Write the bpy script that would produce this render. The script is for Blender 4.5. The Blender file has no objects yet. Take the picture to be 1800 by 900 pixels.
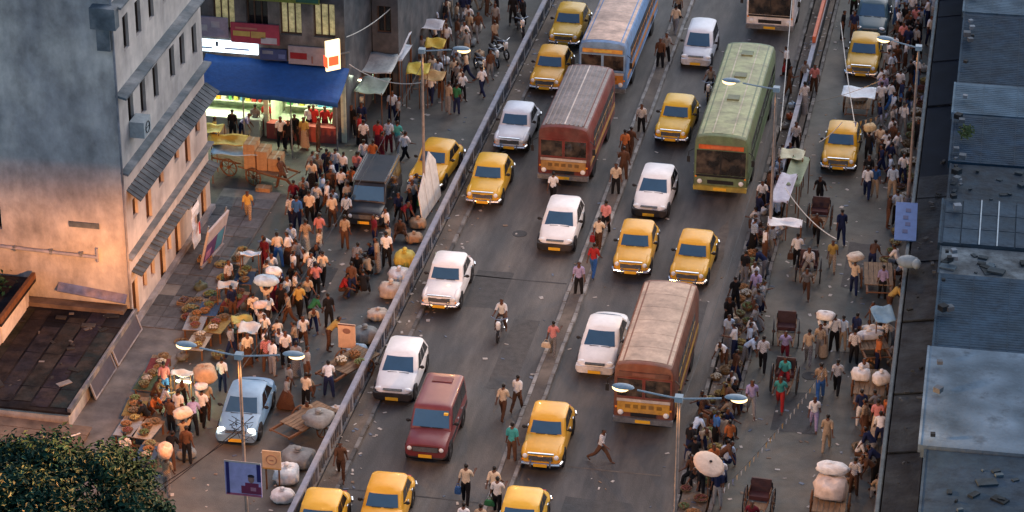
import bpy, bmesh, math, random
from mathutils import Vector, Matrix
R = random.Random(7)
rad = math.radians
sc = bpy.context.scene
col = sc.collection
# ---------------------------------------------------------------- camera
FPX, PITCH, YAW, CAMH = 5000.0, rad(27.0), rad(11.1), 56.7
cam_d = bpy.data.cameras.new('camera'); cam = bpy.data.objects.new('camera', cam_d); col.objects.link(cam)
cam.location = (0, 0, CAMH); cam.rotation_euler = (rad(90) - PITCH, 0, YAW)
cam_d.sensor_width = 36; cam_d.lens = 36 * FPX / 1800; cam_d.clip_start = 1; cam_d.clip_end = 3000
sc.camera = cam
# ---------------------------------------------------------------- light
SUN_EL, SUN_AZ = 38.0, 25.0          # dusk under thin cloud: broad soft light, no crisp shadows
w = bpy.data.worlds.new('World'); sc.world = w; w.use_nodes = True
nt = w.node_tree; bg = nt.nodes['Background']
sky = nt.nodes.new('ShaderNodeTexSky'); sky.sky_type = 'NISHITA'; sky.sun_disc = False
sky.sun_elevation = rad(SUN_EL); sky.sun_rotation = rad(SUN_AZ); sky.air_density = 1.0; sky.dust_density = 1.0; sky.ozone_density = 2.0
nt.links.new(sky.outputs[0], bg.inputs[0]); bg.inputs[1].default_value = 0.10
sl = bpy.data.lights.new('sun', 'SUN'); sl.energy = 0.75; sl.angle = rad(70); sl.color = (1, .95, .88)
so = bpy.data.objects.new('sun', sl); col.objects.link(so)
sd = Vector((math.sin(rad(SUN_AZ)) * math.cos(rad(SUN_EL)), math.cos(rad(SUN_AZ)) * math.cos(rad(SUN_EL)), math.sin(rad(SUN_EL))))
so.rotation_euler = sd.to_track_quat('Z', 'Y').to_euler(); so.location = (40, 160, 60)
sc.view_settings.view_transform = 'Standard'; sc.view_settings.look = 'None'
sc.view_settings.exposure = 1.18; sc.view_settings.gamma = 1; sc.view_settings.use_curve_mapping = False
LAMP_W = 4200
def photometry(l, side=0):
    "semi-cutoff street lantern: weak straight down, strongest near 70 degrees, dark above the horizontal"
    l.use_nodes = True; t = l.node_tree; em = t.nodes['Emission']; N = t.nodes.new; L = t.links.new
    tc = N('ShaderNodeTexCoord'); sp = N('ShaderNodeSeparateXYZ'); ab = N('ShaderNodeMath'); ab.operation = 'ABSOLUTE'; rp = N('ShaderNodeValToRGB')
    L(tc.outputs['Normal'], sp.inputs[0]); L(sp.outputs[2], ab.inputs[0]); L(ab.outputs[0], rp.inputs[0]); 
    if side:          # the reflector throws the light outwards, away from the post
        mrg = N('ShaderNodeMapRange'); mrg.inputs[1].default_value = -.35 * side; mrg.inputs[2].default_value = .25 * side; mrg.inputs[3].default_value = .12; mrg.inputs[4].default_value = 1.0; L(sp.outputs[0], mrg.inputs[0])
        mm = N('ShaderNodeMath'); mm.operation = 'MULTIPLY'; L(rp.outputs[0], mm.inputs[0]); L(mrg.outputs[0], mm.inputs[1]); L(mm.outputs[0], em.inputs['Strength'])
    else: L(rp.outputs[0], em.inputs['Strength'])
    e = rp.color_ramp.elements; e[0].position = .0; e[0].color = (0, 0, 0, 1); e[1].position = 1.0; e[1].color = (.07, .07, .07, 1)
    for p, v in ((.06, .14), (.13, .5), (.24, 1.0), (.36, .5), (.5, .2)):
        q = e.new(p); q.color = (v, v, v, 1)

# ---------------------------------------------------------------- helpers
fw = Vector((-math.sin(YAW) * math.cos(PITCH), math.cos(YAW) * math.cos(PITCH), -math.sin(PITCH)))
rt = Vector((math.cos(YAW), math.sin(YAW), 0)); upv = rt.cross(fw)
def at(x, y, z=0.0):
    "survey: the point of the place, z metres up, that was measured at this spot of the photograph"
    d = fw + rt * ((x - 900) / FPX) - upv * ((y - 450) / FPX)
    t = (z - CAMH) / d.z
    return Vector((d.x * t, d.y * t, z))
def tag(o, label=None, cat=None, group=None, kind=None):
    if label: o['label'] = label
    if cat: o['category'] = cat
    if group: o['group'] = group
    if kind: o['kind'] = kind
    return o
def empty(name, loc=(0, 0, 0), rz=0):
    o = bpy.data.objects.new(name, None); col.objects.link(o); o.location = loc; o.rotation_euler = (0, 0, rz)
    o.empty_display_size = .2
    return o
def copy_tree(o, parent=None):
    c = o.copy(); col.objects.link(c); c.parent = parent
    for ch in o.children: copy_tree(ch, c)
    return c
def kill_tree(o):
    for ch in list(o.children): kill_tree(ch)
    bpy.data.objects.remove(o)
class MB:
    def __init__(s): s.v = []; s.f = []; s.m = []
    def add(s, vs, fs, mi=0):
        n = len(s.v); s.v += [tuple(q) for q in vs]; s.f += [tuple(i + n for i in f) for f in fs]; s.m += [mi] * len(fs); return s
    def box(s, x0, x1, y0, y1, z0, z1, mi=0, rot=None, piv=None):
        vs = [Vector((x, y, z)) for z in (z0, z1) for y in (y0, y1) for x in (x0, x1)]
        if rot is not None:
            c = Vector(piv) if piv is not None else Vector(((x0 + x1) / 2, (y0 + y1) / 2, (z0 + z1) / 2))
            vs = [rot @ (q - c) + c for q in vs]
        return s.add(vs, [(0, 2, 3, 1), (4, 5, 7, 6), (0, 1, 5, 4), (2, 6, 7, 3), (0, 4, 6, 2), (1, 3, 7, 5)], mi)
    def cyl(s, p0, p1, r0, r1=None, n=8, mi=0, caps=True):
        p0 = Vector(p0); p1 = Vector(p1); r1 = r0 if r1 is None else r1
        d = (p1 - p0)
        if d.length < 1e-6: return s
        d.normalize(); a = d.orthogonal().normalized(); b = d.cross(a)
        vs = []
        for p, r in ((p0, r0), (p1, r1)):
            for i in range(n):
                t = 2 * math.pi * i / n; vs.append(p + a * (r * math.cos(t)) + b * (r * math.sin(t)))
        fs = [(i, (i + 1) % n, n + (i + 1) % n, n + i) for i in range(n)]
        if caps: fs += [tuple(range(n - 1, -1, -1)), tuple(range(n, 2 * n))]
        return s.add(vs, fs, mi)
    def tube(s, pts, r, n=6, mi=0):
        for a, b in zip(pts[:-1], pts[1:]): s.cyl(a, b, r, r, n, mi)
        return s
    def ell(s, c, r, nu=10, nv=6, mi=0, rot=None, zmin=-1.0):
        c = Vector(c); vs = []; fs = []
        for j in range(nv + 1):
            ph = -math.pi / 2 + math.pi * j / nv
            zz = max(math.sin(ph), zmin)
            for i in range(nu):
                t = 2 * math.pi * i / nu
                q = Vector((r[0] * math.cos(t) * math.cos(ph), r[1] * math.sin(t) * math.cos(ph), r[2] * zz))
                if rot is not None: q = rot @ q
                vs.append(c + q)
        for j in range(nv):
            for i in range(nu):
                fs.append((j * nu + i, j * nu + (i + 1) % nu, (j + 1) * nu + (i + 1) % nu, (j + 1) * nu + i))
        return s.add(vs, fs, mi)
    def loft(s, rings, caps=True, mi=0, closed=True):
        n = len(rings[0]); vs = [q for r in rings for q in r]; fs = []
        for j in range(len(rings) - 1):
            for i in range(n if closed else n - 1):
                fs.append((j * n + i, j * n + (i + 1) % n, (j + 1) * n + (i + 1) % n, (j + 1) * n + i))
        if caps: fs += [tuple(range(n - 1, -1, -1)), tuple((len(rings) - 1) * n + i for i in range(n))]
        return s.add(vs, fs, mi)
    def quad(s, a, b, c, d, mi=0): return s.add([a, b, c, d], [(0, 1, 2, 3)], mi)
    def slab(s, a, b, c, d, t, mi=0):
        a, b, c, d = map(Vector, (a, b, c, d)); n = (b - a).cross(d - a).normalized() * t
        return s.add([a, b, c, d, a - n, b - n, c - n, d - n], [(0, 1, 2, 3), (7, 6, 5, 4), (0, 4, 5, 1), (1, 5, 6, 2), (2, 6, 7, 3), (3, 7, 4, 0)], mi)
    def torus(s, c, axis, r, t, n=18, k=6, mi=0):
        c = Vector(c); ax = Vector(axis).normalized(); a = ax.orthogonal().normalized(); b = ax.cross(a); rings = []
        for i in range(n):
            th = 2 * math.pi * i / n; e = a * math.cos(th) + b * math.sin(th)
            rings.append([c + e * (r + t * math.cos(2 * math.pi * j / k)) + ax * (t * math.sin(2 * math.pi * j / k)) for j in range(k)])
        rings.append(rings[0]); return s.loft(rings, caps=False, mi=mi)
    def mesh(s, name, mats, smooth=None):
        me = bpy.data.meshes.new(name); me.from_pydata(s.v, [], s.f)
        for m in (mats if isinstance(mats, (list, tuple)) else [mats]): me.materials.append(m)
        if any(s.m): me.polygons.foreach_set('material_index', s.m)
        if smooth:
            bm = bmesh.new(); bm.from_mesh(me); bmesh.ops.remove_doubles(bm, verts=bm.verts, dist=1e-4)
            bmesh.ops.recalc_face_normals(bm, faces=bm.faces)
            for f in bm.faces: f.smooth = True
            for e in bm.edges:
                if len(e.link_faces) == 2 and e.calc_face_angle(0) > rad(smooth): e.smooth = False
            bm.to_mesh(me); bm.free()
        me.update(); return me
    def build(s, name, mats, parent=None, smooth=None, color=None, loc=None):
        o = bpy.data.objects.new(name, s.mesh(name, mats, smooth)); col.objects.link(o); o.parent = parent
        if color: o.color = (*color, 1)
        if loc is not None: o.location = loc
        return o
def inst(name, me, parent=None, loc=(0, 0, 0), rz=0, color=None):
    o = bpy.data.objects.new(name, me); col.objects.link(o); o.parent = parent; o.location = loc; o.rotation_euler = (0, 0, rz)
    if color: o.color = (*color, 1)
    return o
# ---------------------------------------------------------------- materials
M = {}
def lin(h):
    h = h.lstrip('#'); r = [int(h[i:i + 2], 16) / 255 for i in (0, 2, 4)]
    return tuple(c / 12.92 if c <= .04045 else ((c + .055) / 1.055) ** 2.4 for c in r)
def mat(name, c=(.5, .5, .5), rough=.8, var=.25, scale=3.0, metal=0.0, bump=0.0, bscale=None, objcol=False, emit=0, c2=None, scale2=None, stretch=(1, 1, 1), spec=.3, coat=0, trans=0, c2f=1.0, streak=0.0):
    m = bpy.data.materials.new(name); m.use_nodes = True; t = m.node_tree; b = t.nodes['Principled BSDF']; N = t.nodes.new; L = t.links.new
    b.inputs['Roughness'].default_value = rough; b.inputs['Metallic'].default_value = metal
    b.inputs['Specular IOR Level'].default_value = spec; b.inputs['Coat Weight'].default_value = coat
    tc = N('ShaderNodeTexCoord'); mp = N('ShaderNodeMapping'); mp.inputs['Scale'].default_value = stretch; L(tc.outputs['Object'], mp.inputs[0])
    n1 = N('ShaderNodeTexNoise'); n1.inputs['Scale'].default_value = scale; n1.inputs['Detail'].default_value = 6; n1.inputs['Roughness'].default_value = .65
    L(mp.outputs[0], n1.inputs['Vector'])
    mr = N('ShaderNodeMapRange'); mr.inputs[1].default_value = .3; mr.inputs[2].default_value = .7; mr.inputs[3].default_value = 1 - var; mr.inputs[4].default_value = 1 + var
    L(n1.outputs[0], mr.inputs[0])
    if objcol:
        oi = N('ShaderNodeObjectInfo'); src = oi.outputs['Color']
    else:
        rgb = N('ShaderNodeRGB'); rgb.outputs[0].default_value = (*c, 1); src = rgb.outputs[0]
    if c2 is not None:
        n2 = N('ShaderNodeTexNoise'); n2.inputs['Scale'].default_value = scale2 or scale * .3; n2.inputs['Detail'].default_value = 5; L(mp.outputs[0], n2.inputs['Vector'])
        r2 = N('ShaderNodeMapRange'); r2.inputs[1].default_value = .42; r2.inputs[2].default_value = .62; L(n2.outputs[0], r2.inputs[0]); r2.inputs[4].default_value = c2f
        mx2 = N('ShaderNodeMixRGB'); L(r2.outputs[0], mx2.inputs[0]); L(src, mx2.inputs[1]); mx2.inputs[2].default_value = (*c2, 1); src = mx2.outputs[0]
    mx = N('ShaderNodeMixRGB'); mx.blend_type = 'MULTIPLY'; mx.inputs[0].default_value = 1; L(src, mx.inputs[1]); L(mr.outputs[0], mx.inputs[2])
    fin = mx.outputs[0]
    if streak:        # rain streaks run down the wall
        mp2 = N('ShaderNodeMapping'); mp2.inputs['Scale'].default_value = (1.6, 1.6, .22); L(tc.outputs['Object'], mp2.inputs[0])
        n4 = N('ShaderNodeTexNoise'); n4.inputs['Scale'].default_value = 1.6; n4.inputs['Detail'].default_value = 7; L(mp2.outputs[0], n4.inputs['Vector'])
        r4 = N('ShaderNodeMapRange'); r4.inputs[1].default_value = .4; r4.inputs[2].default_value = .66; r4.inputs[3].default_value = 1; r4.inputs[4].default_value = 1 - streak; L(n4.outputs[0], r4.inputs[0])
        m4 = N('ShaderNodeMixRGB'); m4.blend_type = 'MULTIPLY'; m4.inputs[0].default_value = 1; L(fin, m4.inputs[1]); L(r4.outputs[0], m4.inputs[2]); fin = m4.outputs[0]
    if name == 'cloth':       # some shirts are striped or checked
        oi2 = N('ShaderNodeObjectInfo'); wv = N('ShaderNodeTexChecker'); wv.inputs['Scale'].default_value = 26; L(tc.outputs['Object'], wv.inputs['Vector']); gt = N('ShaderNodeMath'); gt.operation = 'GREATER_THAN'; gt.inputs[1].default_value = .72; L(oi2.outputs['Random'], gt.inputs[0])
        m5 = N('ShaderNodeMixRGB'); m5.blend_type = 'MULTIPLY'; L(gt.outputs[0], m5.inputs[0]); L(fin, m5.inputs[1]); wv.inputs['Color1'].default_value = (1, 1, 1, 1); wv.inputs['Color2'].default_value = (.45, .42, .42, 1); L(wv.outputs['Color'], m5.inputs[2]); fin = m5.outputs[0]
    L(fin, b.inputs['Base Color'])
    if bump:
        n3 = N('ShaderNodeTexNoise'); n3.inputs['Scale'].default_value = bscale or scale * 3; n3.inputs['Detail'].default_value = 4; L(mp.outputs[0], n3.inputs['Vector'])
        bp = N('ShaderNodeBump'); bp.inputs['Strength'].default_value = bump; bp.inputs['Distance'].default_value = .05; L(n3.outputs[0], bp.inputs['Height']); L(bp.outputs[0], b.inputs['Normal'])
    if emit:
        L(src, b.inputs['Emission Color']); b.inputs['Emission Strength'].default_value = emit
    if trans: b.inputs['Transmission Weight'].default_value = trans
    M[name] = m; return m
mat('cloth', objcol=True, rough=.9, var=.22, scale=14, bump=.3, spec=.1)
mat('paint', objcol=True, rough=.38, var=.12, scale=2.2, coat=.12, spec=.35, c2=(.20, .15, .11), scale2=1.1, c2f=.08)
mat('oldpaint', objcol=True, rough=.6, var=.3, scale=2.5, spec=.35, bump=.15, c2=(.11, .085, .07), scale2=1.3, c2f=.35)
mat('bus_glass', (.018, .017, .016), .1, .4, 3, spec=.7, c2=(.10, .075, .055), scale2=1.9, c2f=.8)  # brown mottling painted in for reflections and a blurred view of the interior
mat('board', objcol=True, rough=.6, var=.18, scale=3)
mat('plastic', objcol=True, rough=.6, var=.28, scale=5, bump=1.0, bscale=5)
mat('produce', objcol=True, rough=.5, var=.35, scale=9)
mat('skin', lin('5e3d2c'), .6, .12, 10)
mat('hair', (.008, .007, .006), .5, .2, 30)
mat('eye', (.02, .015, .012), .3, 0, 5)
mat('glass', (.03, .075, .13), .05, .15, 1, spec=1.0, coat=1.0)  # blue of the reflected sky is put into the base colour
mat('dark_glass', (.012, .014, .016), .12, .1, 1, spec=.6)
mat('rubber', (.012, .012, .013), .8, .3, 12)
mat('chrome', (.55, .56, .58), .22, .15, 8, metal=.9)
mat('steel', (.22, .23, .24), .45, .3, 6, metal=.6)
mat('black', (.014, .014, .016), .55, .3, 6)
mat('headlight', (.75, .76, .74), .12, .05, 4, coat=.8)
mat('headlight_on', (1, .82, .55), .2, 0, 4, emit=9)
mat('amber', (.8, .25, .02), .3, .1, 4)
mat('redlamp', (.4, .015, .01), .3, .1, 4)
mat('plate', (.75, .42, .03), .5, .1, 4)
mat('asphalt', (.050, .046, .044), .68, .42, 1.3, bump=.3, bscale=30, c2=(.098, .083, .071), scale2=.42, stretch=(1.3, .25, 1), spec=.38)
mat('asphalt2', (.070, .070, .065), .7, .3, 1.1, bump=.35, bscale=26, c2=(.105, .09, .074), scale2=.25, spec=.4)
mat('lane_asphalt', (.092, .090, .076), .75, .3, 1.0, bump=.35, bscale=26, c2=(.12, .105, .084), scale2=.2, spec=.35)
mat('dirt', (.15, .12, .095), .9, .4, 1.4, bump=.5, bscale=18, c2=(.085, .07, .06), scale2=.7)
mat('pave', (.10, .095, .095), .8, .35, 1.2, bump=.3, c2=(.16, .145, .13), scale2=.5)
mat('kerb', objcol=True, rough=.85, var=.35, scale=3, bump=.4)
mat('concrete', (.26, .25, .26), .85, .3, 2.2, bump=.4, c2=(.15, .145, .15), scale2=.7)
mat('rail_paint', (.20, .21, .26), .6, .3, 2.0, bump=.2, c2=(.26, .24, .25), scale2=.5)
mat('rail_dark', (.09, .095, .11), .8, .35, 2.2, c2=(.2, .17, .14), scale2=1.1)
mat('endwall', (.34, .315, .30), .9, .38, .9, bump=.4, bscale=6, c2=(.50, .45, .40), scale2=.5, stretch=(1, 1, .7), streak=.13)
mat('facade', (.52, .45, .40), .85, .2, .8, bump=.15, c2=(.40, .35, .32), scale2=.6, streak=.15)
mat('ledge', (.10, .115, .125), .8, .4, 1.5, bump=.4, c2=(.2, .2, .2), scale2=.9)
mat('wood', (.13, .055, .022), .7, .35, 4, stretch=(1, 1, .2))
mat('plank', (.19, .125, .075), .8, .4, 5, stretch=(3, .5, 3), bump=.3)
mat('tarroof', (.012, .012, .015), .95, .5, .9, bump=.5, bscale=5, spec=.05, c2=(.03, .024, .022), scale2=.6)
mat('sheet_dark', (.045, .056, .066), .8, .4, 1.5, bump=.3, c2=(.10, .11, .12), scale2=.9)
mat('tanroof', (.15, .105, .075), .9, .4, 1.2, bump=.5, c2=(.085, .06, .045), scale2=.8)
mat('metalroof', objcol=True, rough=.75, var=.5, scale=1.6, bump=.5, bscale=4, c2=(.012, .025, .036), scale2=.8, c2f=.6, spec=.1)
mat('roofmess', (.045, .055, .062), .85, .6, 1.6, bump=.7, bscale=5, c2=(.10, .12, .13), scale2=1.1)
mat('canopy', (.006, .010, .018), .8, .3, .7, spec=.05)
mat('canopy_old', (.009, .014, .020), .95, .6, 1.3, bump=.8, bscale=5, c2=(.020, .028, .034), scale2=.7)
mat('tarp', objcol=True, rough=.65, var=.18, scale=3, bump=.6, bscale=5)
mat('leaf', objcol=True, rough=.6, var=.45, scale=1.4, spec=.15)
mat('bark', (.06, .045, .03), .9, .4, 6, bump=.5)
mat('lamp_on', (1, .66, .30), .3, 0, 3, emit=1.4)
mat('tube_on', (.85, 1, .7), .3, 0, 3, emit=4)
mat('sign_on', (.7, .88, 1), .4, .15, 5, emit=1.2)
mat('sign_warm', (1, .75, .4), .4, .1, 5, emit=.9)
mat('win_on', (.45, .42, .22), .5, .8, 2.5, emit=.13)
mat('signred', (.8, .06, .02), .5, .1, 3, emit=1.2)
mat('lamp_body', (.30, .33, .34), .5, .2, 5)
mat('post', (.30, .24, .20), .6, .3, 4, metal=.2)
mat('basket', (.22, .14, .07), .85, .4, 14, bump=.6, bscale=30)
mat('carton', (.33, .20, .10), .85, .2, 4)
mat('ground', (.075, .068, .06), .9, .3, .3)
mat('darkwall', (.045, .052, .06), .85, .4, 1.2, c2=(.08, .08, .085), scale2=.7)
# ================================================================ SETTING
XRL, XKL, XM0, XM1, XV0, XV1, XW = -25.05, -24.15, -18.36, -17.72, -11.45, -10.12, -4.35
Y0, Y1 = 60.0, 190.0
def sheet(name, x0, x1, y0, y1, z, m):
    return tag(MB().box(x0, x1, y0, y1, z - .25, z).build(name, M[m]), kind='structure')
g = MB(); g.quad((-900, -900, -.26), (900, -900, -.26), (900, 900, -.26), (-900, 900, -.26)); tag(g.build('ground', M['ground']), kind='structure')
sheet('street', -60, XRL - .18, Y0, Y1, 0, 'asphalt2')
sheet('road', XRL - .18, XM0, Y0, Y1, 0.004, 'asphalt')
sheet('carriageway', XM1, XV0, Y0, Y1, 0.004, 'asphalt')
sheet('lane', XV1, XW + 3, Y0, Y1, 0, 'lane_asphalt')
pav_l = sheet('footpath', XRL + .16, XKL, Y0, Y1, .13, 'dirt')
med = sheet('median', XM0 + .08, XM1 - .08, Y0, Y1, .125, 'dirt')
pav_v = sheet('pavement', XV0 + .16, XV1 - .16, Y0, Y1, .13, 'dirt')
pav_b = sheet('pavement', -35.7, -33.0, 86, 113.2, .12, 'pave')
# kerb stones, one by one
km = []
for k in range(3):
    b = MB(); j = [R.uniform(-.012, .012) for _ in range(4)]
    b.add([(-.085, .01, -.1), (.085, .01, -.1), (.085, .89, -.1), (-.085, .89, -.1), (-.075, .02, .15 + j[0]), (.07, .02, .15 + j[1]), (.07, .88, .15 + j[2]), (-.075, .88, .15 + j[3])],
          [(3, 2, 1, 0), (4, 5, 6, 7), (0, 1, 5, 4), (1, 2, 6, 5), (2, 3, 7, 6), (3, 0, 4, 7)]); km.append(b.mesh('kerb_stone', M['kerb']))
for x, par, pale in ((XKL, pav_l, 0), (XM0, med, 1), (XM1, med, 1), (XV0, pav_v, 0), (XV1, pav_v, 0)):
    for i in range(72):
        y = 80 + i * .9
        v = R.uniform(.15, .27) if pale else (.10, .15)[i % 2] * R.uniform(.7, 1.25)
        inst('kerb_stone', R.choice(km), par, (x + R.uniform(-.015, .015), y, 0), R.uniform(-.012, .012), (v, v * .93, v * .86))
for i in range(13):       # paving slabs in front of the facade
    for j in range(3):
        if R.random() < .12: continue
        y = 99.6 + i * .98; x = -35.6 + j * .86
        b = MB(); b.box(0, .83, 0, .94, .10, .135 + R.uniform(0, .02)); v = R.uniform(.05, .12)
        b.build('paving_slab', M['kerb'], pav_b, color=(v, v, v * 1.06), loc=(x, y, 0))
# lane wear strips (broad repair patches)
def patch(x, y, wx, wy, z, m, seed):
    r = random.Random(seed); n = 18
    pts = [(x + wx * math.cos(t) * r.uniform(.75, 1.05), y + wy * math.sin(t) * r.uniform(.75, 1.05), z) for t in [2 * math.pi * i / n for i in range(n)]]
    b = MB(); b.add(pts, [tuple(range(n))]); return tag(b.build('asphalt_patch', m), kind='structure')
mat('patch_d', (.033, .029, .028), .7, .3, 2, bump=.3, bscale=30)
mat('patch_l', (.105, .085, .07), .9, .35, 2, bump=.3, bscale=30)
for i, (px, py, a, b_, m) in enumerate([(900, 640, .3, 4, 'patch_l'), (630, 770, .3, 5, 'patch_l'), (1260, 450, .3, 4, 'patch_l')]):
    p = at(px, py); patch(p.x, p.y, a, b_, .0085, M[m], i)
mat('patch_m', (.068, .062, .057), .8, .3, 3, bump=.3, bscale=30); mat('patch_n', (.045, .043, .042), .7, .3, 3, bump=.3, bscale=30)
for x0, y0, wx, wy, m in ((-22.6, 104.2, 1.6, 3.4, 'patch_n'), (-20.2, 97.5, 1.1, 6.0, 'patch_m'), (-15.6, 88.6, 2.6, 1.4, 'patch_n'), (-13.6, 102.4, 1.2, 4.2, 'patch_m'), (-22.9, 123.4, 1.4, 2.4, 'patch_n'), (-16.9, 116.5, .9, 5.0, 'patch_n'), (-8.6, 96.4, 1.8, 3.2, 'patch_n'), (-7.0, 109.0, 1.4, 4.4, 'patch_m'), (-30.6, 103.6, 2.0, 3.0, 'patch_n'), (-15.9, 92.1, 3.6, .10, 'patch_l'), (-23.6, 107.0, 5.0, .08, 'patch_d'), (-17.4, 126.0, 5.6, .08, 'patch_d'), (-23.9, 88.9, 5.2, .07, 'patch_d'), (-9.8, 103.2, 5.2, .07, 'patch_d')):
    b = MB(); n = 7; j = lambda: R.uniform(-.06, .06) * (1 if wy > .3 else .25)
    lo_ = [(x0 + wx * i / n, y0 + j(), .0092) for i in range(n + 1)]; hi_ = [(x0 + wx * i / n, y0 + wy + j(), .0092) for i in range(n + 1)]; b.add(lo_ + hi_[::-1], [tuple(range(2 * n + 2))]); tag(b.build('asphalt_patch', M[m]), kind='structure')
for x, y in ((-21.5, 111.4), (-14.8, 105.0), (-7.5, 101.0), (-29.6, 98.6)):
    b = MB(); b.cyl((x, y, -.05), (x, y, .016), .33, n=20); o = b.build('manhole_cover', M['patch_n']); tag(o, {-21.5: 'round iron manhole cover in front of the red bus', -14.8: 'round iron manhole cover behind the brown bus', -7.5: 'round iron manhole cover in the lane', -29.6: 'round iron manhole cover in the market street'}[x], 'manhole cover')
# ---------------------------------------------------------------- railings
def railing(x, y0, y1, h, label, step=1.8, solid=.0, mats=('rail_paint', 'rail_dark')):
    r = empty('concrete_railing', (x, y0, 0)); L = y1 - y0
    b = MB(); b.box(-.11, .11, 0, L, h - .12, h); b.build('top_beam', M[mats[0]], r)
    b = MB(); b.box(-.10, .10, 0, L, 0, .16 + solid); b.build('base_beam', M[mats[1]], r)
    b = MB(); n = int(L / step); pm = MB().box(-.09, .09, -.10, .10, 0, h - .12).mesh('post', M['concrete'])
    for i in range(n + 1): inst('post', pm, r, (0, i * step + .12, 0))
    for i in range(n):
        for j in range(1, 6):
            y = i * step + .12 + j * step / 6; b.box(-.035, .035, y - .04, y + .04, .15 + solid, h - .11)
    tag(b.build('balusters', M[mats[1]], r), kind='stuff')
    return tag(r, label, 'railing')
railing(XRL, 80, 150, 1.0, 'long pale grey concrete railing between the traffic road and the market street')
railing(-10.62, 114.2, 150, 1.0, 'grey concrete railing between the buses and the taxi lane', solid=.45, mats=('rail_paint', 'canopy_old'))
o = MB().box(-10.72, -10.56, 133.5, 140.0, 1.005, 1.35).build('orange_hoarding', M['board'], color=(.5, .12, .05)); tag(o, 'long orange board standing on top of the railing by the taxi lane', 'board')
# ================================================================ TALL WEATHERED BUILDING
def wall_open(b, o, u, ln, z0, z1, ops, nrm, depth=.18, mi=0):
    "vertical wall through o along u with recessed openings (u0,u1,z0,z1)"
    o = Vector(o); u = Vector(u); n = Vector(nrm)
    us = sorted({0, ln, *[q for p in ops for q in p[:2]]}); zs = sorted({z0, z1, *[q for p in ops for q in p[2:4]]})
    P = lambda a, z, d=0: o + u * a + Vector((0, 0, z)) - n * d
    for i in range(len(us) - 1):
        for j in range(len(zs) - 1):
            cu = (us[i] + us[i + 1]) / 2; cz = (zs[j] + zs[j + 1]) / 2
            if any(p[0] < cu < p[1] and p[2] < cz < p[3] for p in ops): continue
            b.quad(P(us[i], zs[j]), P(us[i + 1], zs[j]), P(us[i + 1], zs[j + 1]), P(us[i], zs[j + 1]), mi)
    for a0, a1, c0, c1 in [p[:4] for p in ops]:
        for q in ((P(a0, c0), P(a1, c0), P(a1, c0, depth), P(a0, c0, depth)), (P(a0, c1), P(a0, c1, depth), P(a1, c1, depth), P(a1, c1)),
                  (P(a0, c0), P(a0, c0, depth), P(a0, c1, depth), P(a0, c1)), (P(a1, c0), P(a1, c1), P(a1, c1, depth), P(a1, c0, depth))):
            b.quad(*q, mi)
    return P
def window(P, w, parent, depth, pane, frame, bars=1, name='window'):
    a0, a1, c0, c1 = w; wd = MB(); t = .06
    def bar(x0, x1, y0, y1):
        q = [P(x0, y0, depth - .05), P(x1, y0, depth - .05), P(x1, y1, depth - .05), P(x0, y1, depth - .05)]
        r = [P(x0, y0, depth), P(x1, y0, depth), P(x1, y1, depth), P(x0, y1, depth)]
        wd.add(q + r, [(0, 1, 2, 3), (0, 4, 5, 1), (1, 5, 6, 2), (2, 6, 7, 3), (3, 7, 4, 0)])
    bar(a0, a1, c0, c0 + t); bar(a0, a1, c1 - t, c1); bar(a0, a0 + t, c0 + t, c1 - t); bar(a1 - t, a1, c0 + t, c1 - t)
    for k in range(1, bars + 1):
        x = a0 + (a1 - a0) * k / (bars + 1); bar(x - t / 2, x + t / 2, c0 + t, c1 - t)
    o = wd.build(name, frame, parent)
    pb = MB(); pb.quad(P(a0, c0, depth + .01), P(a1, c0, depth + .01), P(a1, c1, depth + .01), P(a0, c1, depth + .01)); pb.build('pane', pane, o)
    return o
mat('shutter', (.055, .032, .022), .6, .3, 3)
TB = empty('tall_building', (0, 0, 0)); XB, YB = -35.69, 99.46
HB = 19.5; LB = 11.6
ops = []
for u, z0, z1 in [(1.35, 12.0, 13.5), (2.95, 12.0, 13.5), (4.65, 12.0, 13.5), (6.6, 12.0, 13.5), (8.3, 12.0, 13.5), (10, 12., 13.5), (1.5, 15.6, 17.1), (3.4, 15.6, 17.1), (5.4, 15.6, 17.1), (7.6, 15.6, 17.1),
                  (1.35, 8.45, 9.95), (2.95, 8.45, 9.95), (4.65, 8.4, 9.9), (6.95, 8.35, 9.8), (8.4, 8.3, 9.75), (10.15, 8.1, 9.5), (1.1, 4.6, 5.5), (6.85, 4.5, 5.3), (9.95, 4.4, 5.3), (4.6, 4.4, 5.4)]:
    ops.append((u, u + .68, z0, z1, 'w'))
for u in (2.75, 8.35): ops.append((u, u + .75, 3.62, 5.45, 'd'))
for u in (1.75, 2.85, 5.2): ops.append((u, u + .55, .95, 1.8, 's'))
for u in (.35, 4.1, 6.3, 8.9, 10.2): ops.append((u, u + .75, .14, 2.0, 'd'))
b = MB(); P = wall_open(b, (XB, YB, 0), (0, 1, 0), LB, 0, HB, ops, (1, 0, 0))
b.build('street_wall', M['facade'], TB)
for q in ops:
    if q[4] == 'd': window(P, q[:4], TB, .18, M['wood'], M['shutter'], 1, 'door')
    else: window(P, q[:4], TB, .18, M['wood'] if q[4] == 's' else (M['dark_glass'] if R.random() < .6 else M['shutter']), M['shutter'] if q[4] != 's' else M['wood'], 1)
b = MB(); P2 = wall_open(b, (XB - 16, YB, 0), (1, 0, 0), 16, 0, HB, [(9.6, 10.65, 4.2, 5.6)], (0, -1, 0))
b.build('end_wall', M['endwall'], TB); window(P2, (9.6, 10.65, 4.2, 5.6), TB, .18, M['dark_glass'], M['shutter'])
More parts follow.
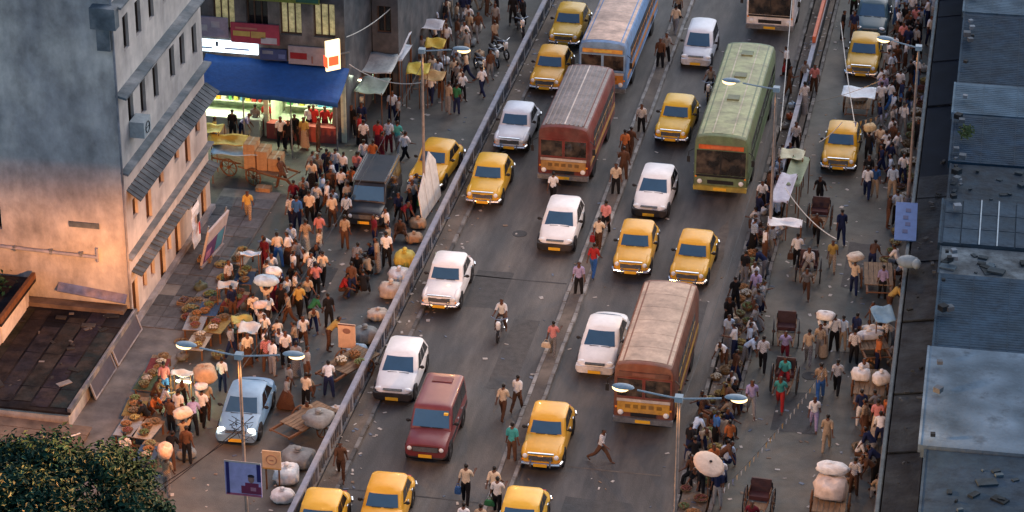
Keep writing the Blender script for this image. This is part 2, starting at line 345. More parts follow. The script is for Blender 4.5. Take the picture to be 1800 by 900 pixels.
b = MB(); b.quad((XB, YB + LB, 0), (XB - 16, YB + LB, 0), (XB - 16, YB + LB, HB), (XB, YB + LB, HB)); b.quad((XB - 16, YB, 0), (XB - 16, YB + LB, 0), (XB - 16, YB + LB, HB), (XB - 16, YB, HB)); b.build('rear_wall', M['endwall'], TB)
b = MB(); b.box(XB - 15.9, XB - .1, YB + .1, YB + LB - .1, HB - .4, HB - .1); b.build('roof', M['tarroof'], TB)
for z, d, th, drop, m in ((14.6, .5, .1, .06, 'ledge'), (10.72, .48, .1, .08, 'ledge'), (7.32, .34, .1, .05, 'ledge'), (3.42, .26, .1, .03, 'ledge')):
    b = MB(); b.slab((XB, YB - .05, z), (XB + d, YB - .12, z - drop), (XB + d, YB + LB + .15, z - drop), (XB, YB + LB + .1, z), th); b.build('ledge', M[m], TB)
for z, d, u0, u1, drop in ((6.25, .62, .5, 11.8, .42), (2.55, .46, .45, 6.9, .16), (2.5, .5, 7.05, 11.7, .2)):
    cn = MB(); cn.slab((XB, YB + u0, z), (XB + d, YB + u0 - .05, z - drop), (XB + d, YB + u1 + .05, z - drop), (XB, YB + u1, z), .05)
    co = cn.build('canopy_sheet', M['sheet_dark'], TB); rb = MB()
    for k in range(int((u1 - u0) / .4)):
        y = YB + u0 + .2 + k * .4; rb.slab((XB + .01, y, z + .03), (XB + d, y, z - drop + .03), (XB + d, y + .07, z - drop + .03), (XB + .01, y + .07, z + .03), .028)
    tag(rb.build('sheet_ribs', M['sheet_dark'], co), kind='stuff')
b = MB(); b.box(XB, XB + .22, YB + .02, YB + LB, 0, .34); b.build('plinth', M['concrete'], TB)
# corner moulding, drain pipes, rough cement at the top corner
b = MB(); b.cyl((XB + .06, YB - .06, .3), (XB + .06, YB - .06, HB), .05); b.build('drain_pipe', M['concrete'], TB)
b = MB(); b.cyl((XB - 5.7, YB - .1, 3.45), (XB - 1.25, YB - .1, 3.33), .075, n=8); b.cyl((XB - 1.25, YB - .1, 3.12), (XB - 1.25, YB - .1, 3.75), .06); b.build('waste_pipe', M['rail_paint'], TB)
for x in (-3.3, -4.9, -2.0):
    b = MB(); b.box(XB + x, XB + x + .12, YB - .17, YB + .02, 3.3, 3.5); b.build('pipe_clip', M['steel'], TB)
b = MB(); b.box(XB - .7, XB + .35, YB - .5, YB + .0, 13.7, 14.6); b.box(XB - .55, XB - .0, YB - .28, YB - .0, 12.7, 13.7); b.build('cement_bracket', M['ledge'], TB)
mat('blueboard', (.10, .13, .24), .6, .35, 3, c2=(.22, .18, .2))
b = MB(); b.slab((XB - 3.05, YB - .0, 1.97), (XB - 3.05, YB - .34, 1.72), (XB - .1, YB - .34, 1.42), (XB - .1, YB - .0, 1.67), .06); b.build('wall_awning', M['blueboard'], TB)
b = MB(); b.box(XB - 2.4, XB - 1.1, YB - .06, YB + .01, 4.62, 4.86)
b.build('vent_grille', M['ledge'], TB)
tag(TB, 'tall weathered cream building with blank end wall and tiered concrete ledges', 'building')
b = MB(); b.box(-.5, .45, -.03, .03, -.37, .37); o = b.build('wall_poster', M['board'], color=(.55, .44, .36), loc=(XB - 1.18, YB - .04, .62))
c = MB(); c.torus((0, -.034, 0), (0, 1, 0), .2, .022, 20, 6); c.box(-.12, .12, -.05, -.03, -.04, .04); c.build('ring_mark', M['board'], o, color=(.35, .22, .16))
c = MB(); c.box(-.56, -.46, -.045, .03, -.38, .4); c.build('side_strip', M['board'], o, color=(.12, .2, .27))
tag(o, 'small pale poster with a ring mark on the blank end wall', 'poster')
# split air conditioner on the facade
ac = empty('air_conditioner', (XB + .02, YB + 1.75, 8.2)); b = MB(); b.box(0, .62, -.45, .45, .05, .75); b.build('casing', M['lamp_body'], ac)
b = MB(); b.torus((.635, 0, .4), (1, 0, 0), .24, .02, 16, 5); b.box(.625, .64, -.24, .24, .39, .41); b.build('fan_grille', M['black'], ac)
for s in (-.35, .3):
    b = MB(); b.box(0, .6, s, s + .05, 0, .05); b.build('bracket', M['steel'], ac)
tag(ac, 'boxy blue grey air conditioner on the facade below the third ledge', 'air conditioner')
# white banner hung in a doorway
bn = MB(); n = 8
for i in range(n):
    z = [2.25 - 1.95 * k / n for k in (i, i + 1)]; wv = [.04 * math.sin(k * 1.9) for k in (i, i + 1)]
    bn.quad((wv[1], -.55 + .05 * math.sin(i), z[1]), (wv[1], .5, z[1]), (wv[0], .5, z[0]), (wv[0], -.55, z[0]))
o = bn.build('cloth_banner', M['cloth'], color=(.66, .64, .64), loc=(XB + .56, YB + 7.6, 0)); sm = o.modifiers.new('s', 'SOLIDIFY'); sm.thickness = .012
c = MB(); c.box(.075, .09, -.05, .3, 1.35, 1.75); c.build('dark_print', M['board'], o, color=(.03, .03, .035))
c = MB(); c.box(.078, .095, .12, .3, .75, 1.3); c.build('red_print', M['board'], o, color=(.5, .03, .02))
tag(o, 'white cloth banner with red and black print hanging by the facade doors', 'banner')
# hoarding on the pavement corner: pale top, purple picture panel
h = empty('hoarding', (-34.3, 106.3, .12), 0); h.rotation_euler = (0, rad(14), rad(-6))
b = MB(); b.box(-.05, .05, -1.15, 1.15, .15, 1.9); b.build('panel', M['board'], h, color=(.36, .32, .32))
b = MB(); b.box(.052, .066, -1.1, 1.0, .25, 1.2); pn = b.build('picture', M['board'], h, color=(.09, .04, .12))
b = MB(); b.box(.068, .075, .1, .9, .3, 1.2); b.build('blue_patch', M['board'], pn, color=(.06, .2, .28)); b = MB(); b.box(.068, .075, -1.0, -.4, .35, .8); b.build('pink_patch', M['board'], pn, color=(.35, .14, .22))
b = MB(); b.box(.0, .12, -1.25, 1.25, .08, .15); b.build('bottom_rail', M['concrete'], h)
for s in (-1.0, 1.0):
    b = MB(); b.box(-.1, -.05, s - .04, s + .04, 0, 2.1); b.build('leg', M['steel'], h)
tag(h, 'leaning hoarding with pale top and purple picture beside the facade corner', 'hoarding')
# ================================================================ LOW TARRED ROOF, LEAN-TO, WHITE OUTHOUSE
mat('tarsheet', objcol=True, rough=.9, var=.55, scale=1.6, bump=.5, bscale=6, c2=(.05, .036, .028), scale2=1.0, c2f=.6, spec=.08)
lr = empty('tarred_roof_shed', (0, 0, 0)); xa, xb, ya, yb = -52, -35.5, 91.0, 99.36
b = MB(); b.box(xa, xb, ya, yb, 0, .9); b.build('wall', M['endwall'], lr)
b = MB(); b.slab((xa - .1, ya - .15, .93), (xb + .12, ya - .15, .93), (xb + .12, yb, 1.05), (xa - .1, yb, 1.05), .1); rf = b.build('roof', M['tarroof'], lr)
for k in range(3):
    y = ya + 1.5 + k * 2.6; z = .94 + .12 * (y - ya) / (yb - ya)
    b = MB(); b.box(xa, xb, y, y + .04, z, z + .02); b.build('roof_batten', M['tarroof'], rf)
b = MB(); b.box(xb - .0, xb + .15, ya - .1, yb, .9, 1.09); b.build('edge_beam', M['rail_dark'], lr)
b = MB(); b.box(XB - 5, XB - .1, yb - .55, yb - .02, 1.0, 1.22); b.build('rubble_ledge', M['tanroof'], lr)
tag(lr, 'low shed with dark tarred roof against the blank end wall', 'shed')
for i in range(46):
    s_ = R.uniform(.05, .16) * R.choice([1, 1, 2]); b = MB(); b.box(-s_, s_, -s_ * .5, s_ * .5, 0, R.uniform(.02, .07)); v = R.choice([.015, .03, .05, .10, .2]); y = R.uniform(ya + .3, yb - .3)
    q = b.build('debris', M['kerb'], rf, color=(v, v * .88, v * .8), loc=(R.uniform(xb - 7.5, xb - .3), y, .94 + .12 * (y - ya) / (yb - ya))); q.rotation_euler.z = R.uniform(0, 3)
for i in range(9):
    x = xb - 7.2 + i * .8; b = MB(); wd = R.uniform(.7, .79); y0 = ya + R.uniform(-.1, .6); y1 = yb - R.uniform(.1, 2.5); z = lambda y: .95 + .12 * (y - ya) / (yb - ya); b.slab((x, y0, z(y0)), (x + wd, y0, z(y0) + .012), (x + wd, y1, z(y1) + .012), (x, y1, z(y1)), .006); b.build('roof_sheet', M['tarsheet'], rf, color=tuple(c * R.uniform(.5, 1.6) for c in (.02, .019, .021)))
tr = empty('tan_lean_to', (0, 0, 0)); b = MB(); b.box(-40, -34.6, 85.4, 90.8, 0, .45); b.build('wall', M['tanroof'], tr)
for k in range(8):
    y = 85.3 + k * .68; b = MB(); b.slab((-40, y, .62), (-34.45, y, .5), (-34.45, y + .64, .5), (-40, y + .64, .62), .05); b.build('roof_sheet', M['tanroof'], tr)
tag(tr, 'rusty tan lean-to roof beside the tarred shed', 'lean-to')
pv = at(88, 775, .8); b = MB(); b.cyl((0, 0, .6), (.9, .9, .62), .03); o = b.build('white_pipe', M['board'], color=(.6, .58, .55), loc=(pv.x, pv.y, .1)); tag(o, 'thin white pipe lying on the tan lean-to roof', 'pipe')
hf = empty('timber_frame', (-35.15, 93.2, .12)); hf.rotation_euler = (0, rad(-18), 0)
for y0, y1 in ((0, 2.6), (2.8, 6.0)):
    b = MB(); b.box(0, .06, y0, y1, .1, .16); b.box(0, .06, y0, y1, .95, 1.02); b.box(0, .06, y0, y0 + .08, .16, .95); b.box(0, .06, y1 - .08, y1, .16, .95); b.build('frame', M['concrete'], hf)
    b = MB(); b.box(.02, .035, y0 + .08, y1 - .08, .16, .95); b.build('board', M['board'], hf, color=(.06, .055, .07))
tag(hf, 'pair of dark boards in pale frames leaning against the tarred shed', 'boards')
oh = empty('outhouse', (0, 0, 0)); p = at(30, 560, 0)
b = MB(); b.box(-44, -39.9, 95.3, 98.9, 0, 2.1); b.build('wall', M['facade'], oh); b = MB(); b.box(-44.2, -39.6, 95.0, 99.1, 2.1, 2.24); b.build('roof', M['tarroof'], oh)
b = MB(); b.box(-39.75, -39.6, 95.0, 99.1, 2.24, 2.5); b.build('parapet', M['wood'], oh)
b = MB(); b.box(-39.9, -39.86, 95.6, 98.4, .9, 1.8); b.build('white_panel', M['board'], oh, color=(.62, .56, .5))
tag(oh, 'small white outhouse with dark flat roof on the shed terrace', 'outhouse')
# ================================================================ LIT SHOP BUILDING
mat('shopfront', (.13, .125, .12), .85, .4, 1.3, c2=(.07, .07, .075), scale2=.8, streak=.4)
SB = empty('shop_building', (0, 0, 0)); YS = 119.4; xs0, xs1 = -42.0, -31.4
b = MB(); sops = [(-41 - xs0 + k * 1.62, -41 - xs0 + k * 1.62 + 1.05, 5.3, 7.0) for k in range(6)] + [(.8, 9.9, .25, 3.15)]
sops += [(.8 + k * 1.62, .8 + k * 1.62 + 1.0, 8.2, 9.6) for k in range(6)]
P3 = wall_open(b, (xs0, YS, 0), (1, 0, 0), xs1 - xs0, 0, 11, sops, (0, -1, 0), depth=.25); b.build('front_wall', M['shopfront'], SB)
for i, q in enumerate(sops):
    if i == 6: continue
    window(P3, q, SB, .25, M['win_on'] if i in (2, 4, 5) else M['dark_glass'], M['shutter'], 2)
b = MB(); b.quad((xs1, YS, 0), (xs1, YS + 9, 0), (xs1, YS + 9, 11), (xs1, YS, 11)); b.build('side_wall', M['darkwall'], SB)
b = MB(); b.box(xs0, xs1, YS + .3, YS + 9, 10.8, 11); b.build('roof', M['tarroof'], SB)
mat('shopwall', (.45, .5, .38), .7, .25, 3)
b = MB(); b.quad((xs0 + .5, YS + 2.6, 0), (xs1 - .4, YS + 2.6, 0), (xs1 - .4, YS + 2.6, 3.3), (xs0 + .5, YS + 2.6, 3.3)); b.quad((xs0 + .5, YS + .26, 3.3), (xs1 - .4, YS + .26, 3.3), (xs1 - .4, YS + 2.6, 3.3), (xs0 + .5, YS + 2.6, 3.3))
b.quad((xs0 + .5, YS + .26, .25), (xs1 - .4, YS + .26, .25), (xs1 - .4, YS + 2.6, .25), (xs0 + .5, YS + 2.6, .25))
for x in (xs0 + .5, -35.2, xs1 - .4): b.quad((x, YS + .26, 0), (x, YS + 2.6, 0), (x, YS + 2.6, 3.3), (x, YS + .26, 3.3))
b.build('shop_interior', M['shopwall'], SB)
for k in range(4):
    b = MB(); b.box(xs0 + .7, -35.4, YS + 2.0, YS + 2.55, .7 + k * .62, .74 + k * .62); b.build('shelf', M['board'], SB, color=(.5, .52, .42))
    b = MB(); b.box(-35.0, xs1 - .6, YS + 2.0, YS + 2.55, .7 + k * .62, .74 + k * .62); b.build('shelf', M['board'], SB, color=(.5, .52, .42))
gm = MB().box(-.09, .09, -.09, .09, 0, .26).mesh('goods_box', M['produce'])
for k in range(4):
    x = xs0 + .9
    while x < xs1 - .8:
        if R.random() < .72 and abs(x + 35.2) > .3:
            o = inst('goods_box', gm, SB, (x, YS + 2.2, .742 + k * .62), R.uniform(-.2, .2), R.choice([(.6, .55, .1), (.5, .05, .04), (.1, .3, .5), (.6, .6, .55), (.1, .35, .12), (.7, .35, .05)])); o.scale = (R.uniform(.7, 1.5), 1, R.uniform(.6, 1.4))
        x += .3
for x0, x1, z in ((-41, -39.2, 3.1), (-38.6, -36.6, 3.1), (-36.4, -35.4, 3.1), (-34.8, -33.4, 3.1), (-33.1, -31.9, 3.1), (-38.3, -36.0, 1.85), (-34.6, -32.4, 2.2)):
    b = MB(); b.cyl((x0, YS + 1.2, z), (x1, YS + 1.2, z), .045, n=8); b.build('tube_light', M['tube_on'], SB)
for x in (-38.5, -33.3):
    l = bpy.data.lights.new('shop_light', 'AREA'); l.energy = 150; l.color = (.9, 1, .68); l.shape = 'RECTANGLE'; l.size = 4; l.size_y = .8
    lo = bpy.data.objects.new('shop_light', l); col.objects.link(lo); lo.location = (x, YS + 1.0, 3.05); lo.rotation_euler = (rad(-25), 0, 0); lo.parent = SB
b = MB(); b.box(xs0 + .8, -35.6, YS - .4, YS + .2, .0, .95); cn = b.build('counter', M['board'], SB, color=(.35, .4, .36)); b = MB(); b.box(xs0 + .7, -35.5, YS - .5, YS + .25, .95, 1.02); b.build('counter_top', M['board'], cn, color=(.55, .58, .5))
b = MB(); b.box(-35.3, xs1 - .5, YS - .3, YS + .2, 0, .8); b.build('counter', M['board'], SB, color=(.3, .06, .05))
for x in (xs0 + .6, -35.35, xs1 - .15):
    b = MB(); b.box(x - .12, x + .12, YS - .08, YS - .003, 0, 3.2); b.build('pillar', M['shopwall'], SB)
# sagging blue awning
aw = MB(); nx, ny = 14, 5
for i in range(nx + 1):
    for j in range(ny + 1):
        x = -38.2 + 7.0 * i / nx; t = j / ny; sag = -.10 * math.sin(math.pi * t) - .05 * abs(math.sin(i * 1.57 / 2))
        aw.v.append((x, YS - .05 - 2.3 * t, 4.05 - .75 * t + sag - .02 * i * .6))
for i in range(nx):
    for j in range(ny): aw.f.append((i * (ny + 1) + j, (i + 1) * (ny + 1) + j, (i + 1) * (ny + 1) + j + 1, i * (ny + 1) + j + 1)); aw.m.append(0)
for i in range(nx):      # valance
    a = aw.v[i * (ny + 1) + ny]; c = aw.v[(i + 1) * (ny + 1) + ny]; aw.quad(a, c, (c[0], c[1] - .02, c[2] - .22), (a[0], a[1] - .02, a[2] - .22))
ao = aw.build('awning', M['tarp'], SB, smooth=40, color=(.012, .07, .25)); ao.modifiers.new('s', 'SOLIDIFY').thickness = .02
for x in (-38.1, -35.8, -33.5, -31.3):
    b = MB(); b.cyl((x, YS - 2.28, 0), (x, YS - 2.28, 3.1 - .012 * (x + 38)), .035); b.build('awning_pole', M['steel'], SB)
tag(SB, 'shop building with lit shelves under a long blue awning', 'building')
def signboard(name, x0, x1, z0, z1, y, m, label, color=None, marks=(), emitmat=None):
    b = MB(); b.box(x0, x1, y - .09, y, z0, z1); o = b.build(name, m, color=color)
    for (a0, a1, c0, c1, cc) in marks:
        k = MB(); k.box(x0 + (x1 - x0) * a0, x0 + (x1 - x0) * a1, y - .105, y - .091, z0 + (z1 - z0) * c0, z0 + (z1 - z0) * c1); k.build('sign_mark', M['board'] if cc != 'on' else M['sign_on'], o, color=None if cc == 'on' else cc)
    return tag(o, label, 'sign')
signboard('light_box_sign', -39.9, -35.6, 4.22, 4.82, YS - .06, M['sign_on'], 'long glowing white light box sign over the blue awning', marks=[(.52, .55, .5, .9, (.05, .08, .12)), (.1, .2, .3, .5, (.3, .5, .7)), (.3, .48, .25, .4, (.35, .55, .75)), (.62, .9, .3, .45, (.35, .5, .75))])
signboard('red_signboard', -36.85, -34.5, 4.75 + .1, 5.85, YS - .2, M['board'], 'faded red signboard with yellowish lettering above the light box sign', (.25, .035, .06), [(.05, .4, .35, .6, (.35, .28, .08)), (.42, .72, .3, .62, (.34, .25, .08)), (.1, .55, .7, .8, (.3, .12, .1)), (.62, .95, .05, .35, (.3, .32, .36))])
signboard('grey_signboard', -39.9, -37.0, 5.0, 6.0, YS - .12, M['board'], 'grey purple signboard beside the faded red signboard', (.22, .2, .26), [(.55, .65, .3, .6, (.3, .3, .33)), (.72, .86, .5, .8, (.28, .28, .32)), (.3, .5, .3, .5, (.14, .14, .2))])
signboard('blue_signboard', -35.5, -34.2, 4.05, 4.6, YS - .12, M['board'], 'small dark blue signboard beside the glowing light box sign', (.03, .05, .13), [(.1, .5, .55, .85, (.12, .15, .2)), (.7, .95, .2, .6, (.08, .12, .25))])
signboard('panel_signboard', -34.1, -32.3, 3.95, 4.85, YS - .14, M['board'], 'grey signboard with a dark red block above the awning end', (.24, .22, .24), [(.05, .5, .3, .65, (.2, .01, .015)), (.62, .66, .1, .5, (.2, .1, .08))])
signboard('green_signboard', -37.0, -32.5, 7.05, 7.75, YS - .2, M['board'], 'yellow green signboard across the top windows of the shop building', (.14, .17, .03), [(.15, .5, .3, .6, (.2, .2, .05)), (.75, .99, .1, .9, (.02, .09, .06))])
vs = empty('projecting_sign', (-31.75, YS - .75, 4.05)); b = MB(); b.box(-.06, .06, -.42, .3, 0, 1.5); b.build('light_box', M['sign_warm'], vs); b = MB(); b.box(.061, .075, -.3, .2, .25, .7); b.box(-.075, -.061, -.3, .2, .25, .7); b.box(-.2, .2, -.435, -.421, .2, .75); b.build('red_mark', M['signred'], vs)
b = MB(); b.box(-.03, .03, .3, .8, .7, .76); b.build('bracket', M['steel'], vs); vs.rotation_euler = (0, 0, rad(-50)); tag(vs, 'glowing cream and red sign projecting from the shop building corner', 'sign')
# set-back dark building and pale sheet-roofed stalls along the far street side
DB = empty('dark_building', (0, 0, 0)); b = MB(); dops = [(.25, .95, 3.6, 5), (.2, 1.0, .2, 2.4), (.25, .95, 6.4, 7.8)]
P4 = wall_open(b, (-31.35, 124.5, 0), (1, 0, 0), 1.3, 0, 12, dops, (0, -1, 0)); b.quad((-30.05, 124.5, 0), (-30.05, 170, 0), (-30.05, 170, 12), (-30.05, 124.5, 12)); b.build('wall', M['darkwall'], DB)
for q in dops: window(P4, q, DB, .18, M['dark_glass'], M['shutter'], 1)
b = MB(); b.box(-40, -30.05, 124.6, 170, 11.8, 12); b.build('roof', M['tarroof'], DB)
tag(DB, 'dark narrow building set back behind the shop building corner', 'building')
# ================================================================ MARKET ROOFS ON THE LANE SIDE
RB = empty('market_building', (2.1, 0, 0), rad(1.06)); segs = []
b = MB(); b.box(-2.75, 22, 62, 175, 0, 5.6); b.build('wall', M['concrete'], RB)
ys = [at(1660, q, 6).y for q in (905, 790, 612, 480, 430, 350, 285, 200, 145, 20, -60)]
specs = [('old', .05, .075, .095), ('slab', .165, .20, .215), ('rib', .045, .085, .115), ('mess', .08, .1, .11), ('tile', .055, .085, .105), ('old', .03, .042, .052), ('rib', .022, .055, .085), ('rib', .11, .155, .175), ('rib', .022, .05, .075), ('rib', .13, .165, .175)]
ys[0] = 62; ys[-1] = 175
for i, (k, cr, cg, cb) in enumerate(specs):
    kk = .95 if cr > .1 else .66; cr, cg, cb = cr * .68 * kk, cg * .8 * kk, cb * .95 * kk
    a, c = ys[i] + .04, ys[i + 1] - .04; x0 = -2.85 + (.12, -.1, .05, .0, -.1, .08, 0, -.06, .06, 0)[i]; zt = 6.0 + (0, .10, .04, 0, .07, .02, .08, .10, .04, .08)[i]
    b = MB(); b.box(x0, 22, a, c, 5.6, zt); r_ = b.build('roof_bay', M['metalroof' if k != 'mess' else 'roofmess'], RB, color=(cr, cg, cb))
    ym, yM = max(a, 80), min(c, 150)
    if k == 'rib':
        n = int((yM - ym) / .2); rb = MB()
        for j in range(n): rb.box(x0 + .02, 22, ym + j * .2, ym + j * .2 + .08, zt + .001, zt + .009)
        tag(rb.build('sheet_ribs', M['metalroof'], r_, color=(cr * .92, cg * .92, cb * .92)), kind='stuff')
        for j in range(5):
            x = x0 + .02 + j * 1.3 + R.uniform(-.1, .1); rb = MB(); rb.box(x, x + .05, a + .05, c - .05, zt + .010, zt + .018); rb.build('sheet_seam', M['metalroof'], r_, color=(cr * .8, cg * .8, cb * .8))
    if k == 'tile':
        for gx in range(6):
            for gy in range(3):
                w_ = (c - a) / 3; tb = MB(); v = R.uniform(.75, 1.25); tb.box(0, .66, 0, w_ - .05, 0, .05)
                tb.build('roof_tile', M['metalroof'], r_, color=(cr * v, cg * v, cb * v), loc=(x0 + .1 + gx * .71, a + .02 + gy * w_, zt + .002))
        rb = MB()
        for gx in (1.5, 2.2, 3.6): rb.box(x0 + gx, x0 + gx + .05, a, c, zt + .055, zt + .075)
        rb.build('white_line', M['board'], r_, color=(.25, .3, .33))
    if k in ('old', 'mess'):
        for j in range(20):
            x = x0 + R.uniform(.1, 5.5); y = R.uniform(ym + .2, yM - .5); s_ = R.uniform(.05, .2) * R.choice([1, 1, 1.8]); rb = MB(); rb.box(-s_, s_, -s_ * .6, s_ * .6, 0, R.uniform(.03, .1)); v = R.choice([.02, .03, .05, .12])
            q = rb.build('debris', M['metalroof'], r_, color=(v * .6, v * .85, v), loc=(x, y, zt)); q.rotation_euler.z = R.uniform(0, 3)
    eb = MB(); eb.box(x0 - .09, x0 - .003, a, c, zt - .3, zt + .02); eb.build('edge_strip', M['metalroof'], RB, color=(cr * 1.3, cg * 1.25, cb * 1.2))
for i in range(46):         # bolts, pots and stones along the roof edge
    y = R.uniform(86, 142); s_ = R.uniform(.06, .16); b = MB(); b.box(-s_, s_, -s_, s_, 0, s_ * 1.4); v = R.choice([.015, .02, .1, .2])
    q = b.build('edge_block', M['metalroof'], RB, color=(v, v * 1.1, v * 1.2), loc=(-2.62 + R.uniform(-.1, .3), y, 6.25)); q.rotation_euler.z = R.uniform(0, 2)
tag(RB, 'long market building with patched blue grey metal roofs', 'building')
mat('coping', (.07, .10, .115), .7, .4, 2)
LC = empty('lane_canopy', (2.1, 0, 0), rad(1.06)); y = 62; i = 0
while y < 175:
    L = R.uniform(2.0, 3.4); old = y < at(1600, 330, 3).y
    b = MB(); z = 3.0 + R.uniform(-.05, .07); b.slab((XW + .18, y, z - .12), (-2.9, y, z + .1), (-2.9, y + L - .03, z + .1), (XW + .18, y + L - .03, z - .12), .06)
    b.build('canopy_sheet', M['canopy_old' if old else 'canopy'], LC); y += L
b = MB(); b.box(XW - .06, XW + .12, 62, 175, 0, 2.7); b.build('wall', M['rail_dark'], LC); b = MB(); b.box(XW - .03, XW + .09, 62, 175, 2.7, 2.84); b.build('coping', M['coping'], LC)
for i in range(26):
    y = R.uniform(86, 118); x = R.uniform(XW + .4, -3.1); s_ = R.uniform(.04, .14); b = MB(); b.box(-s_, s_, -s_ * .5, s_ * .5, 0, R.uniform(.02, .1)); v = R.choice([.02, .05, .09, .16])
    q = b.build('debris', M['metalroof'], LC, color=(v * .85, v, v * 1.1), loc=(x, y, 3.1)); q.rotation_euler.z = R.uniform(0, 3)
tag(LC, 'narrow dark canopy roof running along the lane beside the market roofs', 'canopy')
p = at(1590, 390, 3.2); b = MB(); b.box(-.5, .42, -1.3, 1.3, 0, .05); o = b.build('blue_banner', M['board'], color=(.05, .12, .30), loc=(p.x + .1, p.y, 3.2)); o.rotation_euler = (rad(12), 0, rad(3))
for k, (dx, dy) in enumerate([(-.05, -.7), (.05, -.2), (-.05, .25), (.05, .75)]):
    c = MB(); c.box(dx - .12, dx + .1, dy - .13, dy + .12, .051, .062); c.build('mark', M['board'], o, color=(.03, .05, .14))
tag(o, 'blue cloth banner with dark marks lying over the lane canopy', 'banner')
p = at(1592, 455, 3.4); wt = MB(); wt.ell((0, 0, 0), (.5, .38, .25), 10, 6); wt.ell((.35, -.35, .1), (.2, .3, .2), 8, 5); o = wt.build('tarp_bundle', M['tarp'], smooth=60, color=(.2, .26, .29), loc=(p.x + .12, p.y, 3.28)); tag(o, 'crumpled grey tarpaulin bundle on the lane canopy by the blue banner', 'bundle')
# ================================================================ STREET LAMPS
SIDE = 1
def lamp(x, y, arms, label, h=8.0, e=.5):
    r = empty('street_lamp', (x, y, 0)); b = MB(); b.cyl((0, 0, 0), (0, 0, 1.2), .10, .09, 10); b.cyl((0, 0, 1.2), (0, 0, h), .07, .05, 10); b.build('post', M['post'], r, smooth=40)
    b = MB(); b.cyl((0, 0, 0), (0, 0, .25), .2, .16, 10); b.build('base', M['concrete'], r); b = MB(); b.box(-.14, .14, -.14, .14, h - .08, h + .12); b.build('cap', M['lamp_body'], r)
    for dx, dy, *pw in arms:
        L = math.hypot(dx, dy); ux, uy = dx / L, dy / L
        b = MB(); b.tube([(0, 0, h), (dx * .35, dy * .35, h + .06), (dx * .75, dy * .75, h + .14)], .034, 8); b.build('arm', M['lamp_body'], r)
        c = Vector((dx, dy, h + .2)); rot = Matrix.Rotation(math.atan2(uy, ux), 3, 'Z')
        b = MB(); b.ell(c, (.40, .17, .12), 14, 8, rot=rot, zmin=-.2); hd = b.build('lamp_head', M['lamp_body'], r, smooth=50)
        b = MB(); b.ell(c + Vector((ux * .1, uy * .1, -.05)), (.30, .135, .15), 14, 8, rot=rot); b.build('lamp_lens', M['lamp_on'], hd, smooth=60)
        l = bpy.data.lights.new('lamp_light', 'SPOT'); l.energy = LAMP_W * (pw[0] if pw else e); l.color = (1, .36, .08) if pw and pw[0] > 3 else (1, .50, .17); photometry(l, (1 if dx > 0 else -1) * SIDE); l.spot_size = rad(179); l.spot_blend = .02; l.shadow_soft_size = .25
        lo = bpy.data.objects.new('lamp_light', l); col.objects.link(lo); lo.parent = r; lo.location = c + Vector((0, 0, -.36))
    return tag(r, label, 'street lamp')
lamp(-26.35, 84.3, [(-1.95, .1, 3.9), (1.95, .15, 1.1)], 'double armed street lamp standing over the pale blue car')
lamp(-10.7, 84.3, [(-1.95, .1, 1.1), (1.95, .1, .9)], 'double armed street lamp beside the vendors in front of the brown bus')
lamp(-10.35, 111.3, [(-1.95, .1)], 'single armed street lamp leaning over the green bus')
lamp(-26.1, 112.5, [(1.75, .1)], 'single armed street lamp by the yellow taxi parked behind the railing')
lamp(-4.75, 118.0, [(-1.5, .3)], 'single armed street lamp rising from the lane canopy wall', 7.6)
# ================================================================ VEHICLES (all drive towards -Y)
def rrect(y0, y1, hw, z, r, n=5, bulge=0.0, ztilt=0.0):
    "rounded rectangle ring in plan, optionally bulged front/rear"
    pts = []
    for cx, cy, a0 in ((hw - r, y1 - r, 0), (-hw + r, y1 - r, 90), (-hw + r, y0 + r, 180), (hw - r, y0 + r, 270)):
        for i in range(n + 1):
            a = rad(a0 + 90 * i / n); x = cx + r * math.cos(a); y = cy + r * math.sin(a)
            s = 1 - (x / hw) ** 2; y += bulge * s * (1 if y > (y0 + y1) / 2 else -1)
            pts.append(Vector((x, y, z + ztilt * (y - y0) / (y1 - y0))))
    return pts
def wheel(parent, x, y, r, w, hub='chrome'):
    t = MB(); t.torus((0, 0, 0), (1, 0, 0), r - w * .42, w * .46, 18, 8); o = t.build('wheel', M['rubber'], parent, smooth=60, loc=(x, y, r))
    d = MB(); d.cyl((-w * .28, 0, 0), (w * .28, 0, 0), r * .62, n=14); d.cyl((-w * .34, 0, 0), (w * .34, 0, 0), r * .22, n=10); d.build('rim', M[hub], o, smooth=40)
    return o
